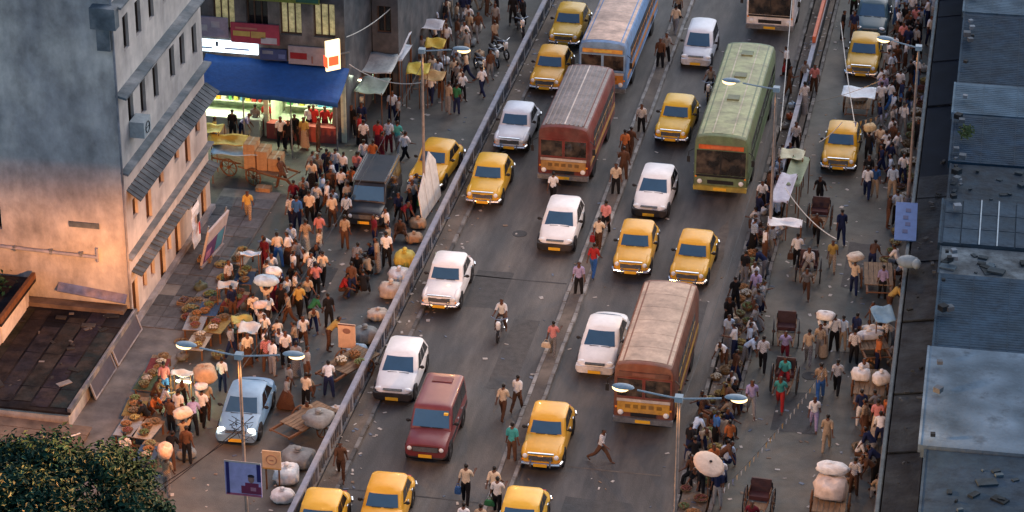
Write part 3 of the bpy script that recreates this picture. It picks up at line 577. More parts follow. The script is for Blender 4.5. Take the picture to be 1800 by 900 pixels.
def make_car(name, p, color):
    root = empty(name); L, hw = p['L'], p['W'] / 2; P_ = M['paint']
    # lower body
    rings = []
    for (t, w, zb, zt) in p['body']:
        y = -L / 2 + t * L; w *= hw; zm = zb + (zt - zb) * .45
        half = [(w * .86, zb), (w * .98, zb + .08), (w, zm), (w * .985, zt - (zt - zb) * .28), (w * .93, zt - .06), (w * .78, zt), (w * .4, zt + p['crown'] * .8), (0, zt + p['crown'])]
        rings.append([Vector((x, y, z)) for x, z in half] + [Vector((-x, y, z)) for x, z in half[-2::-1]])
    b = MB(); b.loft(rings)
    if p.get('fender'):
        for s in (-1, 1):
            b.ell((s * hw * .80, -L / 2 + .62, .66), (.17, .62, .22), 10, 8); b.ell((s * hw * .84, L / 2 - .75, .62), (.14, .6, .22), 10, 8)
        b.ell((0, -L / 2 + .80, .74), (hw * .55, .85, .20), 18, 10)
    body = b.build('body', P_, root, smooth=38, color=color)
    # wheel arches
    for s in (-1, 1):
        for wy in p['wheels']:
            a = MB(); a.cyl((s * hw * .70, wy, p['wr'] + .02), (s * (hw + .004), wy, p['wr'] + .02), p['wr'] + .06, n=18); a.build('wheel_arch', M['black'], body)
            wheel(root, s * (hw - .06), wy, p['wr'], .19, p.get('hub', 'chrome'))
    # cabin
    cy0, cy1, ry0, ry1 = [-L / 2 + q * L for q in p['cab']]; zb, zr = p['belt'], p['roof']; wb, wr = hw * p['cw'][0], hw * p['cw'][1]; cr = p.get('cr', .12); bl = p.get('bulge', .05)
    f = lambda a: [cy0 + (ry0 - cy0) * a, cy1 + (ry1 - cy1) * a, wb + (wr - wb) * a]
    rg = []
    for a, zz in ((0, zb - .04), (.5, zb + (zr - zb) * .5), (.9, zb + (zr - zb) * .9)):
        y0, y1, w_ = f(a); rg.append(rrect(y0, y1, w_, zz, cr, bulge=bl))
    y0, y1, w_ = f(1.0); dm = p.get('dome', .05)
    for ins, dz in ((.03, -.01), (.12, .35 * dm), (.3, .75 * dm), (.55, dm)):
        rg.append(rrect(y0 + ins * .7, y1 - ins * .7, max(w_ - ins, .08), zr + dz - .02, min(cr + .05, max(w_ - ins, .08) * .9), bulge=bl * .8))
    b = MB(); b.loft(rg); cab = b.build('cabin', P_, root, smooth=40, color=color)
    # glazing follows the cabin
    def patch(q, name, m, off, nseg=1):
        a, b_, c, d = map(Vector, q); n = (b_ - a).cross(d - a).normalized(); g_ = MB()
        ring = []
        for k in range(nseg + 1):
            t = k / nseg; xx = a.x + (b_.x - a.x) * t; wref = abs(a.x) + m_; bulge = bl * (1 - (xx / wref) ** 2) if nseg > 1 else 0
            lo = a.lerp(b_, t); hi = d.lerp(c, t); yb = Vector((0, math.copysign(1, n.y) * bulge, 0)) if nseg > 1 else Vector((0, 0, 0))
            ring.append([lo + n * off + yb, hi + n * off + yb, hi + n * (off - .05) + yb, lo + n * (off - .05) + yb])
        g_.loft(ring); return g_.build(name, m, cab, smooth=30)
    def pt(side, a, t):        # a: height fraction
        y0, y1, w_ = f(a); return y0, y1, w_
    z = lambda a: zb - .04 + (zr - zb + .04) * a
    lo, hi = p.get('gl', (.14, .86))
    y0l, y1l, wl = f(lo); y0h, y1h, wh = f(hi); m_ = .04 + cr * .5
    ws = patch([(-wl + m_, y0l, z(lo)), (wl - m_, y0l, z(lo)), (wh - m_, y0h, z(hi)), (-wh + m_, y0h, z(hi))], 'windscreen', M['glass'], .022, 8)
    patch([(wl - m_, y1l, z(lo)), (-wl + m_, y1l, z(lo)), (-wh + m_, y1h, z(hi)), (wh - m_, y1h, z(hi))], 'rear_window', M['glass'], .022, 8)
    nwin = p.get('nwin', 2)
    for s in (-1, 1):
        for k in range(nwin):
            g0, g1 = k / nwin, (k + 1) / nwin; e = .03
            def Y(a, t, y0, y1): return y0 + .13 + cr * .5 + (y1 - y0 - .26 - cr) * t
            q = [(s * wl, Y(lo, g0, y0l, y1l) + e, z(lo)), (s * wl, Y(lo, g1, y0l, y1l) - e, z(lo)), (s * wh, Y(hi, g1, y0h, y1h) - e, z(hi)), (s * wh, Y(hi, g0, y0h, y1h) + e, z(hi))]
            if s < 0: q = [q[1], q[0], q[3], q[2]]
            patch(q, 'side_window', M['dark_glass'], .012)
    # wipers, mirrors
    b = MB(); b.box(-wl * .5, -.02, y0l - .06 - bl, y0l - .04 - bl, z(lo) + .02, z(lo) + .04); b.box(.08, wl * .6, y0l - .06 - bl, y0l - .04 - bl, z(lo) + .02, z(lo) + .04); b.build('wiper', M['black'], cab)
    for s in (-1, 1):
        b = MB(); b.ell((s * (wb + .13), cy0 + .38, zb + .1), (.10, .06, .075), 8, 5); b.box(min(s * wb, s * (wb + .1)), max(s * wb, s * (wb + .1)), cy0 + .37, cy0 + .4, zb + .05, zb + .09); b.build('wing_mirror', M[p.get('mirror', 'black')], root, color=color)
    # front end
    yf = -L / 2
    bz = p['bump']
    b = MB(); w_ = hw * .97
    if p.get('chromebump'):
        b.tube([(-w_, yf + .22, bz), (-w_ * .92, yf - .02, bz), (-w_ * .4, yf - .07, bz), (w_ * .4, yf - .07, bz), (w_ * .92, yf - .02, bz), (w_, yf + .22, bz)], .065, 8)
        for s in (-.38, .38): b.box(s - .03, s + .03, yf - .15, yf - .05, bz - .09, bz + .12)
        b.build('front_bumper', M['chrome'], root, smooth=40)
        b = MB(); b.tube([(-w_, -yf - .22, bz), (-w_ * .92, -yf + .02, bz), (w_ * .92, -yf + .02, bz), (w_, -yf - .22, bz)], .065, 8); b.build('rear_bumper', M['chrome'], root, smooth=40)
    else:
        for sg, nm in ((-1, 'front_bumper'), (1, 'rear_bumper')):
            b = MB(); rr = [rrect(-.2, .2, w_ * k, zz, .12, bulge=.0) for k, zz in ((.93, bz - .14 * p.get('bh', 1)), (1.0, bz - .06), (1.0, bz + .06), (.97, bz + .13 * p.get('bh', 1)))]
            for r_ in rr:
                for v in r_: v.y = sg * (L / 2 - .12 + p.get('bout', 0)) + v.y * .9 - sg * (.10 * (v.x / hw) ** 2)
            b.loft(rr); b.build(nm, M['oldpaint'], root, smooth=40, color=p.get('bumpcol', (.016, .016, .018)) if p.get('bumpcol') != 'body' else color)
    gz = p['grille']
    b = MB(); b.box(-gz[0], gz[0], yf - .035, yf + .06, gz[1], gz[2]); gr = b.build('grille', M['black'], root)
    for k in range(p.get('bars', 4)):
        b = MB(); zz = gz[1] + (gz[2] - gz[1]) * (k + .5) / p.get('bars', 4); b.box(-gz[0] * .97, gz[0] * .97, yf - .05, yf - .036, zz - .012, zz + .012); b.build('grille_bar', M['chrome'] if p.get('chromebump') else M['steel'], gr)
    hl = p['lamps']
    for s in (-1, 1):
        b = MB()
        if hl[0] == 'round': b.ell((s * hl[1], yf + .01, hl[2]), (.10, .07, .10), 12, 8)
        else: b.ell((s * hl[1], yf + .09 + hl[3], hl[2]), (.2, .12, .085), 12, 8)
        b.build('headlight', M[p.get('lampmat', 'headlight')], root, smooth=60)
        b = MB(); b.ell((s * (hw - .14), yf + .06 + (hl[3] if len(hl) > 3 else 0), hl[2] - .17), (.06, .05, .045), 8, 6); b.build('indicator', M['amber'], root, smooth=60)
        b = MB(); b.box(s * hw * .6 - .08, s * hw * .6 + .08, L / 2 - .06, L / 2 + .012, .56, .72); b.build('tail_lamp', M['redlamp'], root)
    pl = p.get('platez', bz); fy = yf - (.13 if p.get('chromebump') else .08 + p.get('bout', 0))
    b = MB(); b.box(-.26, .26, fy - .02, fy, pl - .065, pl + .065); b.build('number_plate', M['plate'], root)
    b = MB(); b.box(-.26, .26, L / 2 + .1, L / 2 + .12, pl - .06, pl + .06); b.build('number_plate', M['plate'], root)
    for s in (-1, 1):
        for ty in p.get('handles', (.05, .85)):
            b = MB(); b.box(s * (hw + .0) - .012, s * (hw + .0) + .012, ty, ty + .15, p['belt'] - .13, p['belt'] - .1); b.build('door_handle', M['chrome'], root)
    if p.get('extra'): p['extra'](root, L, hw, color)
    return root
def amb_extra(root, L, hw, color):
    b = MB(); b.box(-.5, .5, -L / 2 - .025, -L / 2 + .05, .83, .87); b.build('grille_trim', M['chrome'], root)
AMB = dict(L=4.1, W=1.64, crown=.06, fender=True, wr=.33, wheels=(-1.28, 1.12), body=[(0, .80, .36, .70), (.03, .90, .30, .80), (.10, .95, .26, .86), (.24, .97, .25, .90), (.34, .99, .24, .93), (.5, 1, .24, .94), (.7, 1, .24, .94), (.8, .98, .25, .92), (.92, .93, .28, .86), (.98, .86, .32, .74), (1, .78, .36, .64)],
           cab=(.315, .86, .435, .735), belt=.92, roof=1.47, cw=(.93, .80), cr=.2, dome=.09, bulge=.07, gl=(.16, .80), bump=.43, chromebump=True, grille=(.46, .56, .74), lamps=('round', .60, .72), platez=.42, extra=amb_extra)
IND = dict(L=3.68, W=1.66, crown=.05, wr=.3, wheels=(-1.2, 1.2), body=[(0, .66, .32, .58), (.025, .80, .26, .66), (.08, .91, .22, .73), (.18, .97, .22, .80), (.28, .99, .2, .88), (.36, 1, .2, .93), (.6, 1, .2, .95), (.85, 1, .22, .96), (.95, .95, .25, .94), (1, .86, .3, .86)],
           cab=(.30, .985, .49, .88), belt=.89, roof=1.37, cw=(.96, .80), cr=.22, dome=.08, bulge=.08, gl=(.08, .86), nwin=3, bump=.40, bh=1.1, bout=.07, grille=(.38, .66, .71), lamps=('slant', .56, .62, .1), bars=2, platez=.36)
SED = dict(IND, L=4.1, body=[(0, .70, .3, .56), (.02, .82, .24, .64), (.07, .92, .2, .72), (.15, .97, .2, .79), (.26, .99, .2, .88), (.36, 1, .2, .91), (.6, 1, .2, .93), (.78, 1, .22, .94), (.92, .97, .25, .94), (1, .86, .32, .84)], cab=(.27, .88, .44, .72), bumpcol='body', grille=(.4, .6, .68), nwin=2)
SAN = dict(IND, L=3.5, W=1.56, roof=1.52, cab=(.25, .985, .42, .92), bumpcol='body')
DRK = dict(SED, L=4.2, W=1.72, roof=1.44)
def suv_extra(root, L, hw, color):
    for s in (-1, 1):
        b = MB(); b.box(s * (hw + .006) - .012, s * (hw + .006) + .012, -L / 2 + .35, L / 2 - .2, .62, .74); b.build('side_moulding', M['black'], root)
    b = MB(); b.cyl((0, L / 2 + .02, .95), (0, L / 2 + .2, .95), .33, n=18); b.build('spare_wheel', M['rubber'], root)
    b = MB(); b.box(.5, .66, -.95, -.85, 1.62, 1.7); b.build('screen_sticker', M['plate'], root)
    b = MB(); b.box(-.4, .4, 1.2, 1.6, 1.855, 1.875); b.build('roof_hatch', M['oldpaint'], root, color=color)
SUV = dict(L=4.25, W=1.70, crown=.03, wr=.36, wheels=(-1.4, 1.2), body=[(0, .90, .42, .92), (.02, .96, .36, .98), (.12, .98, .32, 1.02), (.24, .99, .3, 1.05), (.34, 1, .3, 1.06), (.7, 1, .3, 1.06), (.97, 1, .32, 1.06), (1, .95, .38, 1.0)],
           cab=(.245, .995, .36, .965), belt=1.05, roof=1.84, cw=(.97, .86), cr=.1, dome=.025, bulge=.03, gl=(.12, .82), nwin=3, bump=.50, grille=(.5, .66, .86), lamps=('round', .62, .76), bars=5, platez=.5, extra=suv_extra, hub='steel')
def van_extra(root, L, hw, color):
    b = MB(); b.box(-hw * .8, hw * .8, -L / 2 + 1.3, L / 2 - .3, 1.86, 1.92); ra = b.build('roof_rack', M['paint'], root, color=(.02, .03, .045))
    for s in (-1, 1):
        b = MB(); b.box(s * hw * .86 - .03, s * hw * .86 + .03, -L / 2 + 1.2, L / 2 - .25, 1.86, 2.02); b.build('rack_rail', M['chrome'], ra)
VAN = dict(SUV, extra=van_extra, cab=(.2, .995, .3, .97), L=4.4, W=1.72)
TAXI = (.63, .345, .012)
proto = dict(amb=make_car('yellow_taxi', AMB, TAXI), ind=make_car('white_hatchback', IND, (.74, .72, .70)), sed=make_car('white_saloon', SED, (.74, .72, .70)), san=make_car('silver_hatchback', SAN, (.58, .60, .63)),
             suv=make_car('red_jeep', SUV, (.15, .03, .034)), van=make_car('black_van', VAN, (.012, .016, .022)), lbl=make_car('pale_blue_car', dict(SED, lampmat='headlight_on', L=3.95), (.17, .32, .48)), dark=make_car('teal_car', DRK, (.03, .075, .095)))
VEH = []       # footprints, so that nobody stands inside a car
def put_car(kind, px, py, label, name=None, color=None, rz=0, cat='car', group=None, xoff=0):
    o = copy_tree(proto[kind]); f = at(px, py); L = {'amb': 4.1, 'ind': 3.68, 'sed': 4.1, 'san': 3.5, 'suv': 4.25, 'van': 4.4, 'lbl': 3.95, 'dark': 4.2}[kind]
    o.location = (f.x + math.sin(rz) * -L / 2 + xoff, f.y + L / 2 * math.cos(rz), .008); o.rotation_euler = (0, 0, rz)
    if name: o.name = name
    if color:
        def rec(q):
            for ch in q.children:
                if ch.name.split('.')[0] in ('body', 'cabin', 'wing_mirror', 'roof_hatch') or (ch.name.startswith(('front_bumper', 'rear_bumper')) and kind in ('sed', 'san', 'lbl', 'dark')): ch.color = (*color, 1)
                rec(ch)
        rec(o)
    tag(o, label, cat, group); VEH.append((o.location.x, o.location.y, .95, L / 2 + .15)); return o
TX = 'yellow taxis in the traffic'
for i, (px, py, lab, rz) in enumerate([
    (990, 88, 'yellow taxi beside the blue bus, rear one of two by the railing', 0), (957, 167, 'yellow taxi between the railing and the red bus, ahead of another taxi', 0),
    (848, 368, 'bright yellow taxi in front of the white round-nosed saloon by the railing', .02), (1178, 258, 'yellow taxi driving beside the green bus', -.02),
    (1108, 492, 'yellow taxi with scuffed bonnet beside the median, behind the white saloon', .03), (1207, 510, 'yellow taxi right behind the brown bus', -.02),
    (950, 832, 'yellow taxi passing the median pedestrians in front of the brown bus', .03), (545, 995, 'yellow taxi against the railing beside another taxi, its bonnet out of view', .05),
    (660, 965, 'yellow taxi following close behind the red jeep front', .04), (900, 992, 'yellow taxi straddling the median end behind walking pedestrians', .02),
    (745, 340, 'yellow taxi parked behind the railing beside the tall white hoarding', -.08), (1512, 143, 'yellow taxi in the lane in front of the teal car', 0), (1472, 308, 'yellow taxi alone in the lane beside the market vendors', .01)]):
    t_ = R.uniform(.82, 1.08); put_car('amb', px, py, lab, color=(TAXI[0] * t_, TAXI[1] * t_ * R.uniform(.9, 1.12), TAXI[2] * R.uniform(1, 3)), rz=rz, cat='taxi', group=TX)
put_car('amb', 895, 272, 'white round-nosed saloon with chrome bumper between two taxis by the railing', 'white_saloon', (.62, .66, .72))
put_car('amb', 772, 552, 'white round-nosed saloon alone beside the motorcycle', 'white_saloon', (.76, .74, .72), .02)
put_car('ind', 690, 712, 'white hatchback with black bumper beside the red jeep', rz=.03)
put_car('ind', 975, 448, 'white hatchback with black bumper in front of the red bus', rz=.02)
put_car('ind', 1140, 388, 'white hatchback with black bumper between a taxi and the green bus', rz=-.01)
put_car('sed', 1045, 665, 'white saloon with white bumper beside the brown bus')
put_car('san', 1222, 122, 'small silver hatchback behind the taxi near the green bus')
put_car('suv', 748, 820, 'dusty red boxy jeep beside the white hatchback', cat='jeep', rz=.02)
put_car('lbl', 415, 785, 'pale blue car with glowing headlights in the market street', rz=.06)
put_car('van', 640, 408, 'black van with roof rack among the crowd in the market street', cat='van', rz=.02)
put_car('dark', 1528, 72, 'dark teal car behind the taxi in the lane')
for k in proto.values(): kill_tree(k)
# ---------------------------------------------------------------- buses
def make_bus(name, px, py, L, label, roofc, bodyc, lowc, frontc, boardc=None, W=2.42, H=2.95, style='old', rz=0.0, ribs=None, stripes=None, bumper='steel'):
    f = at(px, py); r = empty(name, (f.x, f.y + L / 2, .008), rz); hw = W / 2; yf = -L / 2
    P_ = M['oldpaint']
    def ring(y, k, zlo=.42):
        pts = []
        half = [(hw * .9, zlo), (hw, zlo + .15), (hw, 1.3), (hw * .995, 2.2), (hw * .975, H - .32), (hw * .90, H - .10), (hw * .72, H - .02), (hw * .35, H + .03), (0, H + .04)]
        half = [(x * k, 1.5 + (z - 1.5) * (1 - (1 - k) * .6)) for x, z in half]
        return [Vector((x, y, z)) for x, z in half] + [Vector((-x, y, z)) for x, z in half[-2::-1]]
    b = MB(); b.loft([ring(yf, .955), ring(yf + .06, .985), ring(yf + .18, 1), ring(-yf - .18, 1), ring(-yf - .06, .985), ring(-yf, .95)])
    body = b.build('body', P_, r, smooth=38, color=bodyc)
    # roof skin as separate bent panels
    npan = max(4, int(L / 1.2)); prof = [(-hw * .86, H - .065), (-hw * .62, H + .005), (-hw * .3, H + .043), (0, H + .055), (hw * .3, H + .043), (hw * .62, H + .005), (hw * .86, H - .065)]
    for k in range(npan):
        y0 = yf + .22 + (L - .44) * k / npan + .008; y1 = yf + .22 + (L - .44) * (k + 1) / npan - .008; b = MB(); v = R.uniform(.9, 1.08)
        for (x0, z0), (x1, z1) in zip(prof[:-1], prof[1:]): b.quad((x0, y0, z0), (x1, y0, z1), (x1, y1, z1), (x0, y1, z0))
        o = b.build('roof_panel', P_, r, smooth=40, color=tuple(c * v for c in roofc))
    if ribs:
        n = 9
        for k in range(n):
            x = -hw * .7 + 1.4 * hw * k / (n - 1); b = MB(); z = H + .06 - .07 * abs(x / hw) ** 1.6 - .01; b.box(x - .025, x + .025, yf + .25, -yf - .25, z, z + .035); b.build('roof_slat', P_, r, color=ribs if k != 4 else (.55, .5, .46))
    if stripes:
        for x in (-.45, .45):
            b = MB(); z = H + .05 - .07 * abs(x / hw) ** 1.6; b.box(x - .03, x + .03, yf + .3, -yf - .3, z, z + .02); b.build('roof_stripe', P_, r, color=stripes)
        for y in (-L * .12, L * .12, L * .36):
            b = MB(); b.box(-.28, .28, y - .26, y + .26, H + .055, H + .12); b.build('roof_hatch', P_, r, color=(.12, .15, .08))
    # side windows: each bay a dark pane with a frame, lower stripe
    nb = int((L - 1.6) / .95)
    for s in (-1, 1):
        for k in range(nb):
            y0 = yf + 1.15 + k * .95; b = MB(); b.box(min(s * (hw - .03), s * (hw + .004)), max(s * (hw - .03), s * (hw + .004)), y0 + .05, y0 + .9, 1.48, 2.3); w_ = b.build('side_window', M['dark_glass'], r)
            b = MB(); x0, x1 = sorted((s * (hw - .005), s * (hw + .014))); b.box(x0, x1, y0 + .05, y0 + .9, 1.87, 1.91); b.box(x0, x1, y0 + .45, y0 + .49, 1.48, 1.865); b.build('window_bar', P_, w_, color=lowc)
        x0, x1 = sorted((s * hw, s * (hw + .012))); b = MB(); b.box(x0, x1, yf + .3, -yf - .2, .95, 1.2); b.build('side_stripe', P_, r, color=lowc)
        b = MB(); b.box(x0, x1, yf + .3, -yf - .2, .62, .68); b.build('side_moulding', P_, r, color=frontc)
        for wy in (yf + 1.45 if L < 9 else yf + 2.3, -yf - 1.9):
            a = MB(); a.cyl((s * hw * .75, wy, .5), (s * (hw + .006), wy, .5), .56, n=20); a.build('wheel_arch', M['black'], r); wheel(r, s * (hw - .13), wy, .48, .26, 'steel')
        b = MB(); b.tube([(s * hw, yf + .1, 2.3), (s * (hw + .22), yf - .12, 2.25), (s * (hw + .22), yf - .12, 2.0)], .018, 6); b.box(s * (hw + .22) - .07, s * (hw + .22) + .07, yf - .14, yf - .11, 1.72, 2.02); b.build('mirror', M['black'], r)
    # door on the kerb side
    b = MB(); b.box(-hw - .01, -hw + .02, yf + .35, yf + 1.05, .5, 2.25); d = b.build('door', M['black'], r); b = MB(); b.box(-hw - .03, -hw - .01, yf + .98, yf + 1.02, .8, 2.0); b.build('handrail', M['chrome'], d)
    # front
    if style == 'old':
        for s in (-1, 1):
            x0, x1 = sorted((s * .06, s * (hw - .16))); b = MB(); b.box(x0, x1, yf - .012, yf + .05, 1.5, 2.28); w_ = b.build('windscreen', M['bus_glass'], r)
            b = MB(); t = .055
            for q in ((x0 - t, x1 + t, 1.5 - t, 1.5), (x0 - t, x1 + t, 2.28, 2.28 + t), (x0 - t, x0, 1.5, 2.28), (x1, x1 + t, 1.5, 2.28)): b.box(q[0], q[1], yf - .035, yf + .05, q[2], q[3])
            b.build('frame', P_, w_, color=frontc)
        b = MB(); b.box(-hw * .88, hw * .88, yf - .028, yf + .05, 1.26, 1.38); b.build('front_band', P_, r, color=(.5, .46, .42))
        b = MB(); b.box(-hw * .86, hw * .86, yf - .022, yf + .05, .78, 1.24); fp = b.build('front_panel', P_, r, color=lowc)
        for k in range(5):
            x = -.62 + k * .31; b = MB(); b.box(x - .1, x + .1, yf - .034, yf - .0225, .98, 1.14); b.build('front_mark', P_, fp, color=tuple(c * .45 for c in lowc))
        b = MB(); b.box(-.5, .5, yf - .05, yf + .02, .62, .78); b.build('grille', M['black'], r)
    else:
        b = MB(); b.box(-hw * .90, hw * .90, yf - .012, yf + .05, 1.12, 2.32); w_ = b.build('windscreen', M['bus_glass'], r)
        b = MB(); b.box(-.03, .03, yf - .02, yf + .04, 1.12, 2.32); b.build('divider', M['black'], w_)
        b = MB(); b.box(-hw * .9, hw * .9, yf - .02, yf + .05, 1.0, 1.1); b.build('front_band', M['black'], r)
        b = MB(); b.box(-.6, .6, yf - .026, yf + .02, .66, .84); b.build('grille', M['black'], r)
    if boardc:
        b = MB(); b.box(-hw * .82, hw * .82, yf - .06, yf + .02, 2.40, 2.60); bo = b.build('destination_board', P_, r, color=boardc)
        b = MB(); b.box(-.45, .45, yf - .072, yf - .061, 2.44, 2.56); b.build('board_strip', P_, bo, color=tuple(min(c * 1.6, .7) for c in boardc))
    b = MB(); b.box(-hw * .98, hw * .98, yf - .14, yf + .05, .36, .58); b.build('bumper', P_ if bumper != 'steel' else M['steel'], r, color=None if bumper == 'steel' else bumper)
    b = MB(); b.box(-.3, .3, yf - .16, yf - .141, .4, .53); b.build('number_plate', M['plate'], r)
    for s in (-1, 1):
        b = MB(); b.ell((s * (hw - .3), yf - .02, .76 if style == 'old' else .75), (.12, .06, .12), 12, 8); b.build('headlight', M['headlight'], r, smooth=60)
        b = MB(); b.ell((s * (hw - .12), yf - .01, .98), (.05, .04, .05), 8, 6); b.build('indicator', M['amber'], r)
        b = MB(); b.box(s * (hw - .25) - .1, s * (hw - .25) + .1, -yf - .02, -yf + .015, .8, 1.05); b.build('tail_lamp', M['redlamp'], r)
    VEH.append((r.location.x, r.location.y, hw + .15, L / 2 + .3)); return tag(r, label, 'bus')
make_bus('blue_bus', 1058, 172, 10.5, 'blue bus with pinkish roof beside two taxis', (.56, .40, .31), (.12, .24, .44), (.55, .22, .04), (.22, .36, .55), (.6, .3, .05))
make_bus('red_bus', 990, 327, 7.4, 'dark red bus with grey slatted roof ahead of the blue bus', (.21, .19, .185), (.12, .022, .018), (.40, .22, .06), (.15, .025, .02), None, ribs=(.24, .21, .2))
make_bus('green_bus', 1265, 347, 11.2, 'long pale green bus with striped roof and orange board', (.29, .325, .17), (.12, .17, .085), (.08, .13, .06), (.10, .16, .08), (.55, .10, .02), style='new', W=2.5, H=3.05, stripes=(.42, .4, .28), bumper=(.35, .28, .05))
make_bus('brown_bus', 1130, 757, 7.2, 'brown bus with dusty pinkish roof beside the white saloon', (.37, .285, .22), (.14, .05, .03), (.50, .27, .04), (.13, .03, .025), (.10, .04, .03), W=2.4)
make_bus('white_bus', 1352, 62, 10.5, 'white bus with wide windscreen behind the green bus', (.7, .69, .68), (.72, .70, .69), (.6, .58, .57), (.7, .68, .66), None, style='new', W=2.5)
# ---------------------------------------------------------------- two wheelers and carts
def make_motorbike():
    r = empty('motorcycle')
    for y in (-.62, .62):
        t = MB(); t.torus((0, 0, 0), (1, 0, 0), .25, .045, 18, 6); w_ = t.build('wheel', M['rubber'], r, smooth=60, loc=(0, y, .295)); t = MB()
        for k in range(6): t.cyl((0, 0, 0), (0, .24 * math.cos(k * 1.047), .24 * math.sin(k * 1.047)), .008, n=4)
        t.cyl((-.05, 0, 0), (.05, 0, 0), .05, n=8); t.build('spokes', M['chrome'], w_)
    b = MB(); b.tube([(0, -.5, .78), (0, -.2, .4), (0, .25, .36), (0, .35, .72), (0, -.42, .74)], .028); b.build('frame', M['black'], r)
    b = MB(); b.box(-.11, .11, -.18, .22, .28, .56); b.build('engine', M['steel'], r)
    b = MB(); b.ell((0, -.18, .83), (.14, .28, .12), 12, 8); b.build('fuel_tank', M['paint'], r, smooth=60, color=(.05, .05, .055))
    b = MB(); b.ell((0, .36, .82), (.13, .40, .07), 12, 6); b.build('seat', M['black'], r, smooth=60)
    for s in (-.07, .07):
        b = MB(); b.cyl((s, -.62, .3), (s, -.44, .92), .025); b.build('fork', M['chrome'], r)
    b = MB(); b.tube([(-.36, -.28, 1.02), (-.12, -.42, .98), (.12, -.42, .98), (.36, -.28, 1.02)], .018); b.build('handlebar', M['chrome'], r)
    b = MB(); b.ell((0, -.58, .86), (.11, .09, .12), 12, 8); b.build('headlight', M['headlight'], r, smooth=60)
    b = MB(); b.ell((0, -.6, .72), (.10, .06, .16), 8, 6); b.build('front_cowl', M['paint'], r, smooth=60, color=(.5, .5, .5))
    b = MB(); b.cyl((.12, .1, .3), (.14, .75, .36), .045, .05); b.build('exhaust', M['chrome'], r)
    return r
def make_rickshaw(bedcol=(.06, .03, .02)):
    r = empty('hand_rickshaw')
    for s in (-.52, .52):
        t = MB(); t.torus((0, 0, 0), (1, 0, 0), .56, .028, 24, 6); w_ = t.build('wheel', M['black'], r, smooth=60, loc=(s, 0, .588)); t = MB()
        for k in range(10): a = k * math.pi / 5; t.cyl((0, 0, 0), (0, .55 * math.cos(a), .55 * math.sin(a)), .012, n=4)
        t.cyl((-.06, 0, 0), (.06, 0, 0), .06, n=8); t.build('spokes', M['wood'], w_)
    b = MB(); b.cyl((-.55, 0, .588), (.55, 0, .588), .025); b.build('axle', M['steel'], r)
    for s in (-.36, .36):
        b = MB(); b.tube([(s, .55, .72), (s, -.4, .66), (s * .8, -1.9, .95)], .028); b.build('shaft', M['wood'], r)
    b = MB(); b.box(-.38, .38, -.1, .38, .68, .84); b.build('seat', M['tarp'], r, color=(.06, .02, .02)); b = MB(); b.box(-.38, .38, .36, .46, .7, 1.32, rot=Matrix.Rotation(rad(-12), 3, 'X')); b.build('backrest', M['tarp'], r, color=(.045, .02, .02))
    b = MB(); b.box(-.34, .34, -.62, -.15, .60, .64); b.build('footboard', M['plank'], r)
    for s in (-.41, .38):
        b = MB(); b.box(s, s + .03, -.1, .4, .82, 1.02); b.build('armrest', M['wood'], r)
    h = MB()
    for k in range(4): h.slab((-.42, .46 + k * .06, 1.2 - k * .12), (.42, .46 + k * .06, 1.2 - k * .12), (.42, .58 + k * .07, 1.06 - k * .12), (-.42, .58 + k * .07, 1.06 - k * .12), .02)
    h.build('folded_hood', M['tarp'], r, color=(.05, .05, .055)); return r
def make_cart():
    r = empty('hand_cart')
    for k in range(6):
        b = MB(); x = -.6 + k * .205; b.box(x, x + .185, -1.05, 1.05, .72, .755); b.build('plank', M['plank'], r)
    for s in (-.5, .5):
        b = MB(); b.box(s - .04, s + .04, -1.7, 1.1, .63, .72); b.build('side_beam', M['wood'], r)
    for s in (-.7, .7):
        t = MB(); t.torus((0, 0, 0), (1, 0, 0), .42, .035, 20, 6); w_ = t.build('wheel', M['wood'], r, smooth=60, loc=(s, .1, .455)); t = MB()
        for k in range(8): a = k * math.pi / 4; t.cyl((0, 0, 0), (0, .42 * math.cos(a), .42 * math.sin(a)), .02, n=4)
        t.cyl((-.07, 0, 0), (.07, 0, 0), .07, n=8); t.build('spokes', M['wood'], w_)
    b = MB(); b.cyl((-.7, .1, .455), (.7, .1, .455), .03); b.build('axle', M['steel'], r); b = MB(); b.cyl((-.5, -1.66, .69), (.5, -1.66, .69), .03); b.build('pull_bar', M['wood'], r)
    b = MB(); b.cyl((0, .9, 0), (0, .9, .66), .03); b.build('prop_leg', M['wood'], r); return r
P_mb, P_rk, P_ct = make_motorbike(), make_rickshaw(), make_cart()
OCC = []        # (x, y, r) spots already taken
def put(proto_, px, py, label, cat, rz=0, group=None, r=.6, z=0.0):
    o = copy_tree(proto_); p = at(px, py); o.location = (p.x, p.y, z); o.rotation_euler = (0, 0, rz); OCC.append((p.x, p.y, r)); return tag(o, label, cat, group)
bike = put(P_mb, 880, 590, 'motorcycle ridden alone down the middle of the road', 'motorcycle', .02)
bike2 = put(P_mb, 1247, 172, 'motorcycle squeezed beside the green bus', 'motorcycle', .0)
GB = 'motorcycles parked along the railing'
for px, py, rz, lab in ((845, 128, .6, 'motorcycle with white load parked by the railing'), (868, 112, .5, 'motorcycle parked between two others by the railing'), (880, 98, .7, 'motorcycle parked nearest the white covered scooter'), (915, 58, .4, 'motorcycle parked by the railing beside the yellow taxis')):
    put(P_mb, px, py, lab, 'motorcycle', rz, GB)
GR = 'hand rickshaws in the lane'
RK = []
